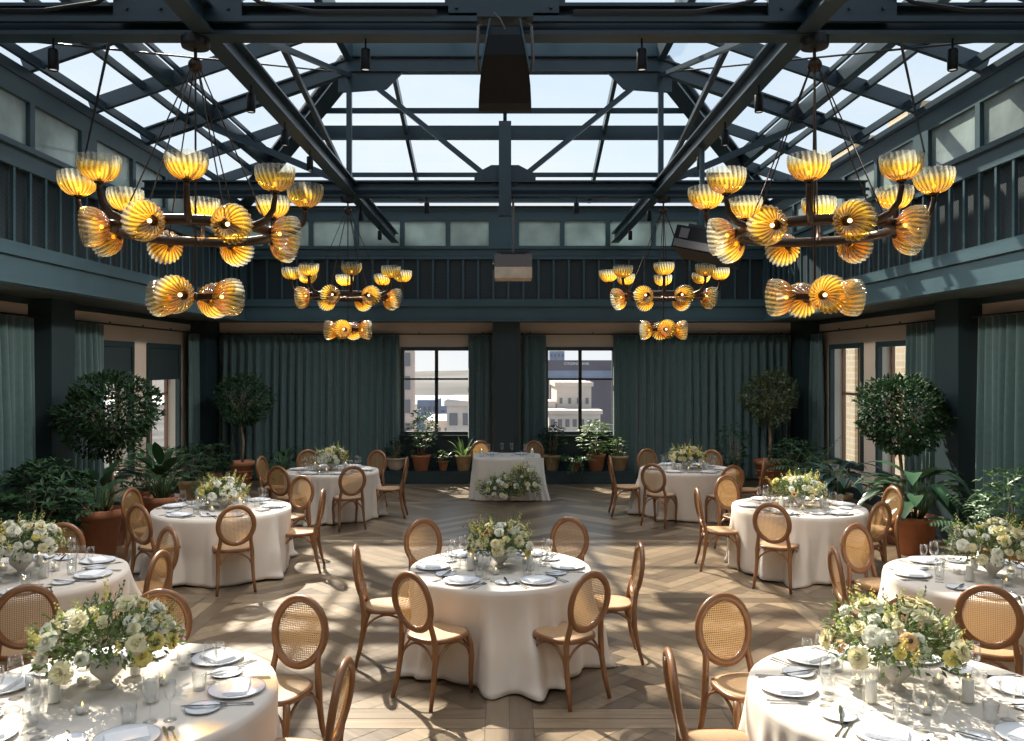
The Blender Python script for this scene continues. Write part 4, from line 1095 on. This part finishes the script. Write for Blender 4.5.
for sx_ in (-1, 1):
    for sy_ in (-1, 1): MB().tube([(sx_*.48, sy_*.32, .72), (sx_*.48, sy_*.32, 0)], .02, 8).build('leg', 'greymetal', t)
# tulle runner falling over the right front corner
b = MB(); nu, nv = 26, 20; vs = []
for j in range(nv+1):
    t_ = j/nv
    for i in range(nu+1):
        u = i/nu; x = .30+.36*u+.12*t_*t_; z = TH+.03-(TH)*t_
        vs.append((HX+x, HY-HD*(1+.12*t_)-.035-.02*sin(u*22+t_)*t_-.03*t_, z))
b.add(vs, [(j*(nu+1)+i, j*(nu+1)+i+1, (j+1)*(nu+1)+i+1, (j+1)*(nu+1)+i) for j in range(nv) for i in range(nu)])
tag(b.build('tulle_drape', 'runner', None, True), 'sheer tulle swag falling over the right front corner of the sweetheart table', 'drape')
bouquet(HX-.12, HY-.72, 0.0, 'cream rose and greenery arrangement heaped on the floor before the sweetheart table, left part', 301, .38, .26, .12, 30, True)
bouquet(HX+.28, HY-.72, 0.0, 'taller cream rose and greenery arrangement on the floor before the sweetheart table, right part', 302, .33, .38, .14, 30, True)
for s_, wd in ((-1, 'left'), (1, 'right')):
    z = TH+.021
    place('champagne_flute', flute_me, HX+s_*.09-.0, HY-.12, z, 0, 'stemmed glass at the middle of the sweetheart table, %s one' % wd, 'wine glass', 'glasses on the sweetheart table').scale = (1, 1, 1.25)
    place('wine_glass', wine_me, HX+s_*.34, HY-.10, z, 0, 'wine glass near the %s end of the sweetheart table' % wd, 'wine glass', 'glasses on the sweetheart table')
    place('water_tumbler', tum_me, HX+s_*.27, HY-.2, z, 0, 'tumbler near the %s end of the sweetheart table' % wd, 'tumbler', 'glasses on the sweetheart table')
    pl = empty('dinner_plate', (HX+s_*.27, HY+.22, z)); tag(pl, 'white dinner plate at the %s chair of the sweetheart table' % wd, 'plate', 'dinner plates'); inst('plate_body', plate_me, pl); inst('plate_rim', rim_me, pl)
    r_ = empty('pillar_candle', (HX+s_*.46, HY-.22, z)); tag(r_, 'pillar candle on the %s front corner of the sweetheart table' % wd, 'candle', 'pillar candles in clear glass')
    inst('glass_sleeve', hur_me, r_); inst('wax', wax_me, r_, (0, 0, .009)); inst('flame', flame_me, r_, (0, 0, .009))

# ---------------------------------------------------------------- plants
def pot(r, rad, h, mat='terra', bowl=False, deco=False):
    if bowl: prof = [(.001, 0), (rad*.5, 0), (rad*.62, h*.1), (rad*.85, h*.45), (rad*.98, h*.9), (rad*1.06, h*.92), (rad*1.06, h), (rad*.96, h), (rad*.9, h*.85), (.001, h*.85)]
    else: prof = [(.001, 0), (rad*.64, 0), (rad*.67, .005), (rad*.93, h*.83), (rad*1.0, h*.84), (rad*1.03, h*.99), (rad*1.01, h), (rad*.92, h), (rad*.9, h*.9), (.001, h*.9)]
    o = MB().lathe(prof, 32).build('pot', mat, r, True)
    if deco:
        b = MB()
        for q in (.35, .62): b.lathe([(rad*(.66+.29*q)+.004, h*q-.01), (rad*(.66+.29*q)+.016, h*q), (rad*(.66+.29*q)+.004, h*q+.01)], 32)
        for i in range(8):
            a = i*pi/4; b.ball((rad*.80*cos(a), rad*.80*sin(a), h*.49), rad*.085, 8)
        b.build('relief', mat, r, True)
    MB().lathe([(.001, h*.92), (rad*.9, h*.9)], 24).build('soil', 'soil', r)
    return h
def plant(name, x, y, z, label, prad, ph, pmat_, kind, mat, size, height, seed, cat='potted plant', lean=(0, 0), **kw):
    """kind: standard (ball on a stem), bush, broad (arching big leaves), strap, fern, trailing"""
    rg = random.Random(seed); r = empty(name, (x, y, z)); tag(r, label, cat)
    h = pot(r, prad, ph, pmat_, kw.get('bowl', False), kw.get('deco', False))*.9
    lf = MB(); sm = MB(); U = V((0, 0, 1))
    def gd(): return V((rg.gauss(0, 1), rg.gauss(0, 1), rg.gauss(0, 1))).normalized()
    if kind == 'standard':
        rx, rz_ = size; cz = height; c = V((lean[0], lean[1], cz)); tr = kw.get('trunk', .028)
        sm.tube([(0, 0, h-.05), (lean[0]*.3+.03, 0, h+(cz-h)*.35), (lean[0]*.7-.015, lean[1]*.7, h+(cz-h)*.65), c-V((0, 0, rz_*.35))], [tr, tr*.9, tr*.85, tr*.7], 8)
        for i in range(16):
            d = gd(); d.z = abs(d.z)*.7; s0 = c-V((0, 0, rz_*.8)); sm.tube([s0, c+V((d.x*rx, d.y*rx, d.z*rz_))*.45, c+V((d.x*rx, d.y*rx, d.z*rz_))*.85], [.012, .008, .004], 5)
        n = kw.get('n', 3400); L = kw.get('leaf', .085)
        lump = [(gd(), rg.uniform(.74, 1.16)) for _ in range(44)]
        for i in range(n):
            d = gd(); m_ = max(lump, key=lambda q: q[0].dot(d)); k = m_[1]*rg.uniform(.62, 1.0)**.6
            if d.z < -.2: k *= .93
            p = c+V((d.x*rx, d.y*rx, d.z*rz_))*k
            lf.sprig(p, d+gd()*.9+V((0, 0, -.1)), L*rg.uniform(.7, 1.15), L*.45, (d+U*.8+gd()*.5))
    elif kind == 'bush':
        n = kw.get('n', 700); L = kw.get('leaf', .08); c = V((lean[0], lean[1], h+height*.52))
        for i in range(14):
            d = gd(); sm.tube([(rg.uniform(-.4, .4)*prad, rg.uniform(-.4, .4)*prad, h-.02), c+V((d.x*size*.5, d.y*size*.5, d.z*height*.3))], [.008, .004], 5)
        for i in range(n//6):
            d = gd(); k = rg.uniform(.35, 1.0)**.6; p = c+V((d.x*size, d.y*size, d.z*height*.52))*k
            if p.z < h+.02: p.z = h+rg.uniform(.0, .1)
            for q in range(6):   # leaflets grouped in whorls
                a = q*pi/3+rg.uniform(-.2, .2); dd = V((cos(a), sin(a), .25))+d*.7
                lf.leaf(p, dd, L*rg.uniform(.75, 1.2), L*.42, U+d*.4, rg.uniform(.2, .7), 2)
    elif kind == 'broad':
        n = kw.get('n', 22); L0 = kw.get('leaf', .42); W = kw.get('wid', .15)
        for i in range(n):
            a = i*2.399+rg.uniform(-.3, .3); t = (i+.5)/n; el_ = R(86-58*t+rg.uniform(-6, 6)); d = V((cos(a)*cos(el_), sin(a)*cos(el_), sin(el_)))
            pl_ = height*rg.uniform(.35, .62)*(1-.25*t)
            p0 = V((cos(a), sin(a), 0))*prad*.25+V((0, 0, h-.02)); p1 = p0+(d+U*.5).normalized()*pl_; p2 = p1+d*.04
            sm.tube([p0, (p0+p1)/2+U*.02, p1], [.009, .007, .005], 5)
            L = L0*rg.uniform(.75, 1.15); dd = (d*1.0+V((cos(a), sin(a), 0))*kw.get('out', .5)).normalized()
            lf.leaf(p1, dd, L, W*rg.uniform(.85, 1.15), U, kw.get('droop', 1.3)*rg.uniform(.6, 1.25), 7, .18)
    elif kind == 'strap':
        n = kw.get('n', 30)
        for i in range(n):
            a = rg.uniform(0, 6.28); el_ = R(rg.uniform(48, 85)); d = V((cos(a)*cos(el_), sin(a)*cos(el_), sin(el_)))
            lf.leaf((cos(a)*prad*.3, sin(a)*prad*.3, h-.02), d, height*rg.uniform(.8, 1.3), kw.get('wid', .035), U-d*d.z+V((.01, 0, 0)), kw.get('droop', 1.8)*rg.uniform(.6, 1.2), 8, .15)
    elif kind == 'fern':
        n = kw.get('n', 16)
        for i in range(n):
            a = i*2.399; el_ = R(rg.uniform(45, 80)); d = V((cos(a)*cos(el_), sin(a)*cos(el_), sin(el_))); p = V((0, 0, h)); L = height*rg.uniform(.85, 1.3); seg = 16; pts = [p.copy()]
            for q in range(seg):
                d = (d+V((0, 0, -1.4/seg))).normalized(); p = p+d*L/seg; pts.append(p.copy())
                if q > 2:
                    sd_ = d.cross(U).normalized(); ll = kw.get('leaf', .16)*sin(pi*(q+1)/(seg+1))**.6
                    for s_ in (-1, 1): lf.leaf(p, sd_*s_+d*.55, ll, kw.get('wid', .028), U, .7, 3)
            sm.tube(pts, [.006*(1-.7*i_/seg) for i_ in range(seg+1)], 5)
    elif kind == 'trailing':
        for i in range(kw.get('n', 26)):
            a = rg.uniform(0, 6.28) if i > 7 else rg.uniform(-2.2, -.9)
            L = height*rg.uniform(.5, 1.2); p = V((cos(a)*prad*.5, sin(a)*prad*.5, h)); d = V((cos(a), sin(a), 1.0)).normalized(); pts = [p.copy()]
            for q in range(9):
                d = (d+V((cos(a)*.05, sin(a)*.05, -.32 if i < 8 else -.12))).normalized(); p = p+d*L/9; pts.append(p.copy())
                for s_ in range(3): lf.leaf(p, gd()+U*.2, kw.get('leaf', .055), .032, U+gd()*.4, .3, 2)
            sm.tube(pts, .0025, 4, False)
    if kw.get('skirt'):
        for i in range(kw['skirt']):
            a = rg.uniform(0, 6.28); q = rg.uniform(.2, 1.0)*prad; lf.leaf((cos(a)*q, sin(a)*q, h), (cos(a), sin(a), .8), .09, .045, U, .8, 2)
    if sm.v: sm.build('stem' if kind != 'standard' else 'trunk', 'bark' if kind in ('standard', 'bush') else 'leafmid', r, True)
    lf.build('foliage', mat, r, kind in ('broad', 'strap'))
    return r
# standards and shrubs along the sides
plant('ficus_tree', -5.36, 11.55, 0, 'big dark round-headed shrub tree before the left column', .26, .45, 'terradark', 'standard', 'leafdark', (.64, .56), 1.76, 11, 'tree', n=4200, leaf=.09)
plant('ficus_tree', 5.42, 11.65, 0, 'big dark round-headed shrub tree before the right column', .26, .45, 'terradark', 'standard', 'leafdark', (.62, .56), 1.78, 12, 'tree', n=4200, leaf=.09, lean=(.0, 0))
plant('topiary_tree', -5.26, 17.0, 0, 'clipped ball tree on a slim pale trunk in the back left corner', .25, .52, 'terra', 'standard', 'leafdark', (.56, .56), 1.72, 13, 'tree', n=3000, leaf=.08, deco=True)
plant('topiary_tree', 5.28, 17.0, 0, 'olive-leaved ball tree on a bent trunk in the back right corner', .30, .55, 'terra', 'standard', 'leafficus', (.56, .57), 1.78, 14, 'tree', n=3000, leaf=.08, deco=True, trunk=.035)
plant('broad_leaf_plant', -5.22, 10.95, 0, 'fresh green big-leaved plant in a large terracotta pot behind the left tables', .285, .60, 'terra', 'broad', 'leafbroad', 0, .85, 21, n=28, leaf=.34, wid=.15, droop=1.0)
plant('broad_leaf_plant', -5.05, 12.5, 0, 'tall paddle-leaved plant in a terracotta pot between the left tables', .25, .52, 'terra', 'broad', 'leafdark', 0, 1.05, 22, n=30, leaf=.42, wid=.17, droop=.9)
plant('leafy_shrub', -5.35, 9.75, 0, 'dark leafy shrub in a terracotta pot at the left edge', .24, .42, 'terradark', 'bush', 'leafdark', .62, .95, 23, n=1500, leaf=.12)
plant('leafy_shrub', -5.75, 10.6, 0, 'second dark leafy shrub behind the one at the left edge', .24, .42, 'terradark', 'bush', 'leafdark', .5, .85, 24, n=1100, leaf=.12)
plant('leafy_shrub', -5.72, 13.6, 0, 'bushy light green plant below the left blinds', .24, .45, 'terra', 'bush', 'leafmid', .55, .75, 25, n=1100, leaf=.11)
plant('leafy_shrub', -5.55, 15.0, 0, 'dark bush in a clay pot near the back left corner, nearer one', .22, .42, 'terralight', 'bush', 'leafdark', .48, .65, 26, n=900, leaf=.10)
plant('leafy_shrub', -5.55, 16.0, 0, 'dark bush in a terracotta pot near the back left corner, farther one', .20, .42, 'terra', 'bush', 'leafdark', .42, .62, 27, n=800, leaf=.10)
plant('small_potted_plant', -5.0, 14.1, 0, 'small plant in a terracotta pot behind the middle left table', .15, .30, 'terra', 'bush', 'leafmid', .22, .3, 28, n=260, leaf=.07)
plant('strap_leaf_plant', -4.4, 16.85, 0, 'dark arching strap-leaved plant before the left back curtain', .2, .32, 'terradark', 'broad', 'leafdark', 0, .75, 29, n=26, leaf=.5, wid=.085, droop=1.9)
plant('leafy_shrub', 4.55, 16.9, 0, 'dark upright shrub before the right back curtain', .2, .35, 'terradark', 'bush', 'leafdark', .40, .95, 30, n=800, leaf=.08)
plant('leafy_shrub', 5.45, 15.9, 0, 'dark spreading bush in a terracotta pot near the back right corner', .25, .5, 'terra', 'bush', 'leafdark', .55, .6, 31, n=1000, leaf=.10)
plant('fern', 5.45, 14.9, 0, 'feathery fern below the far side window on the right', .2, .45, 'terradark', 'fern', 'leafmid', 0, .75, 32, n=18)
plant('broad_leaf_plant', 5.25, 13.4, 0, 'silvery blue-green long-leaved plant beside the middle right table', .22, .42, 'terralight', 'broad', 'leafblue', 0, .85, 33, n=34, leaf=.52, wid=.14, droop=1.5, out=.9)
plant('small_potted_plant', 5.05, 14.4, 0, 'small plant in a clay pot behind the silvery leaves on the right', .16, .34, 'terra', 'bush', 'leafdark', .22, .28, 34, n=260, leaf=.07)
plant('broad_leaf_plant', 5.30, 11.0, 0, 'huge glossy broad-leaved plant in a terracotta pot on the right', .285, .50, 'terra', 'broad', 'leafbroad', 0, 1.05, 35, n=34, leaf=.56, wid=.22, droop=1.6, out=.8)
plant('strap_leaf_plant', 5.62, 10.1, 0, 'arching plant in a terracotta pot between the two right-hand broad plants', .2, .42, 'terra', 'fern', 'leafdark', 0, .6, 36, n=16, leaf=.18, wid=.04)
plant('leafy_shrub', 5.62, 9.45, 0, 'sunlit leafy plant in a terracotta pot at the right edge', .27, .42, 'terra', 'bush', 'leafmid', .42, .9, 37, n=1100, leaf=.095)
# pots on the plinth
P = .25; yy = 17.64
plant('small_potted_plant', -2.27, yy, P, 'dark bushy plant in a pale bowl, leftmost on the plinth', .21, .27, 'bowlclay', 'bush', 'leafdark', .26, .40, 41, n=420, leaf=.07, bowl=True)
plant('leafy_shrub', -1.74, yy, P, 'tall bushy plant in a bright terracotta pot on the plinth, left window', .205, .33, 'terra', 'bush', 'leafmid', .34, .95, 42, n=900, leaf=.09)
plant('small_potted_plant', -1.28, yy, P, 'small flowering plant in a little terracotta pot on the plinth, left window', .11, .20, 'terra', 'bush', 'leaflight', .21, .24, 43, n=300, leaf=.05, skirt=30)
plant('strap_leaf_plant', -.86, yy-.02, P, 'strappy-leaved plant in a mustard clay pot on the plinth beside the left curtain', .18, .33, 'terralight', 'strap', 'leaflight', 0, .45, 44, n=22, wid=.05, droop=2.0, skirt=40)
plant('leafy_shrub', .98, yy, P, 'dark bushy plant in a mustard clay pot on the plinth, right window', .18, .33, 'terralight', 'bush', 'leafdark', .32, .68, 45, n=700, leaf=.075)
plant('trailing_plant', 1.44, yy-.1, P, 'trailing ivy in a small terracotta pot on the plinth, spilling over its edge', .115, .22, 'terradark', 'trailing', 'leafmid', 0, .42, 46, skirt=40)
plant('leafy_shrub', 1.89, yy, P, 'bright green bush in a bright terracotta pot on the plinth, right window', .20, .34, 'terra', 'bush', 'leaflight', .38, .72, 47, n=900, leaf=.085)
plant('small_potted_plant', 2.37, yy, P, 'leafy plant in a tan clay pot, rightmost on the plinth', .19, .31, 'terralight', 'bush', 'leaflight', .19, .40, 48, n=400, leaf=.06)

# ---------------------------------------------------------------- the town outside
G = -46
st(MB().add([(-2500, 24, G), (2500, 24, G), (2500, 5000, G), (-2500, 5000, G)], [(0, 1, 2, 3)]).build('ground', 'ground'))
o = MB().add([(-1500, 1010, G+.5), (1500, 1010, G+.5), (1500, 1300, G+.5), (-1500, 1300, G+.5)], [(0, 1, 2, 3)]).build('river', 'river'); o['kind'] = 'structure'
b = MB(); nx, ny = 90, 14; vs = []
for j in range(ny+1):
    for i in range(nx+1):
        x = -2200+4400*i/nx; t_ = j/ny; z = G+(34+5*sin(x*.004)+3*sin(x*.011+1))*sin(pi/2*t_)+2*sin(x*.03+j)*t_; vs.append((x, 1300+1100*t_, z))
b.add(vs, [(j*(nx+1)+i, j*(nx+1)+i+1, (j+1)*(nx+1)+i+1, (j+1)*(nx+1)+i) for j in range(ny) for i in range(nx)])
o = b.build('hill', 'hill', None, True); o['kind'] = 'structure'
def tower(x0, x1, y0, y1, z1, mat, label, wins=(), parapet=0, wmat='citywindow'):
    r = empty('building', ((x0+x1)/2, y0, G)); tag(r, label, 'building'); w_ = (x1-x0)/2
    b = MB().box(-w_, w_, 0, y1-y0, 0, z1-G)
    if parapet: b.box(-w_-.3, w_+.3, -.3, y1-y0, z1-G-parapet, z1-G+.25)
    b.build('wall', mat, r)
    if wins:
        nx_, nz_, ww, wh, ztop, zstep = wins
        me = MB().box(-ww/2, ww/2, -.12, .02, -wh/2, wh/2).mesh('window', wmat)
        for i in range(nx_):
            for j in range(nz_): inst('window', me, r, (-w_+(i+.5)*2*w_/nx_, 0, z1-G-ztop-j*zstep))
    return r
k_ = 120/850
tower(-20.5, (414-505)*k_, 120, 121.5, 16, 'pinkstone', 'tall pinkish stone tower at the left side of the left window', (3, 9, 1.5, 1.9, 3, 3.3))
tower(-31, -24, 300, 320, H-36*300/850, 'bluecity', 'distant blue-grey slab building seen through the left window', (4, 4, 1.0, 1.4, 3, 4))
tower(-31, -10, 330, 350, H-42*330/850, 'bluecity', 'long low blue building with banded windows seen through the left window', (8, 3, 2.0, .8, 2, 3))
tower(-24, -17.5, 420, 440, H-34*420/850, 'pinkstone', 'small far rooftop block above the river in the left window', (2, 2, 1.2, 1.4, 2.5, 4))
tower(-7.2, -2.2, 105, 125, H-39*105/850, 'stone', 'pale flat-roofed building low in the right half of the left window', (3, 2, 1.0, 1.5, 2.0, 2.6), .35)
tower(-14, -6.5, 150, 170, H-58*150/850, 'stone', 'low pale building under the left window', (5, 2, .8, 1.0, 1.5, 2), .3)
r = tower(250*(540-505)/850, 250*(622-505)/850, 250, 290, H+3.8*250/850, 'darktower', 'dark office tower with a white sign seen through the right window')
MB().box(-16.8, 16.8, -.4, 0, H-14.5*250/850-G, H-13.2*250/850-G).box(-16.8, 16.8, -.3, 0, H-13*250/850-G, H-6.5*250/850-G).build('spandrel_band', 'bluecity', r)
me = MB().box(-.18, .18, -.35, 0, 0, 42).mesh('mullion', 'stone')
for x in (-15, -9.2, -3.4, 2.4, 10.6): inst('mullion', me, r, (x, 0, H-15*250/850-G-42))
cu = bpy.data.curves.new('sign', 'FONT'); cu.body = 'CITIZENS BANK'; cu.size = 1.05; cu.extrude = .05; cu.align_x = 'CENTER'
cu.materials.append(MT['sign']); so0 = bpy.data.objects.new('text', cu); so = bpy.data.objects.new('sign_lettering', bpy.data.meshes.new_from_object(so0)); C.objects.link(so); so.parent = r
so.location = (250*(576.5-505)/850-250*(581-505)/850, -.45, H+.15*250/850-G-.3); so.rotation_euler = (pi/2, 0, 0)
tower(21, 28, 400, 420, H+13*400/850, 'bluecity', 'pale blue tower rising behind the dark office tower in the right window', (4, 4, .8, 1.4, 2, 3))
k_ = 130/850
r = tower((557-505)*k_, (592-505)*k_, 131, 146, H-20*k_, 'stone', 'pale stone stepped building before the dark tower in the right window', (4, 5, .45, .9, 2.6, 2.2), .4)
tower((547-505)*k_, (596-505)*k_, 124, 130, H-48*124/850, 'stone', 'lower stone wing at the foot of the stepped building', (7, 2, .6, 1.1, 1.6, 2.4), .3)
tower((545-505)*k_, (556-505)*k_, 130.5, 138, H-38*128/850, 'stone', 'rough pale stone block left of the stepped building', (2, 2, .4, .8, 1.6, 2.4))
for (ya, yb_), nm in (((24.3, 29.5), 'farther'), ((21.1, 22.2), 'nearer')):
    o = MB().box(10, 11.2, ya, yb_, G, 9).build('brick_building', 'brick'); tag(o, 'buff brick building outside the right side windows, %s wall' % nm, 'building')
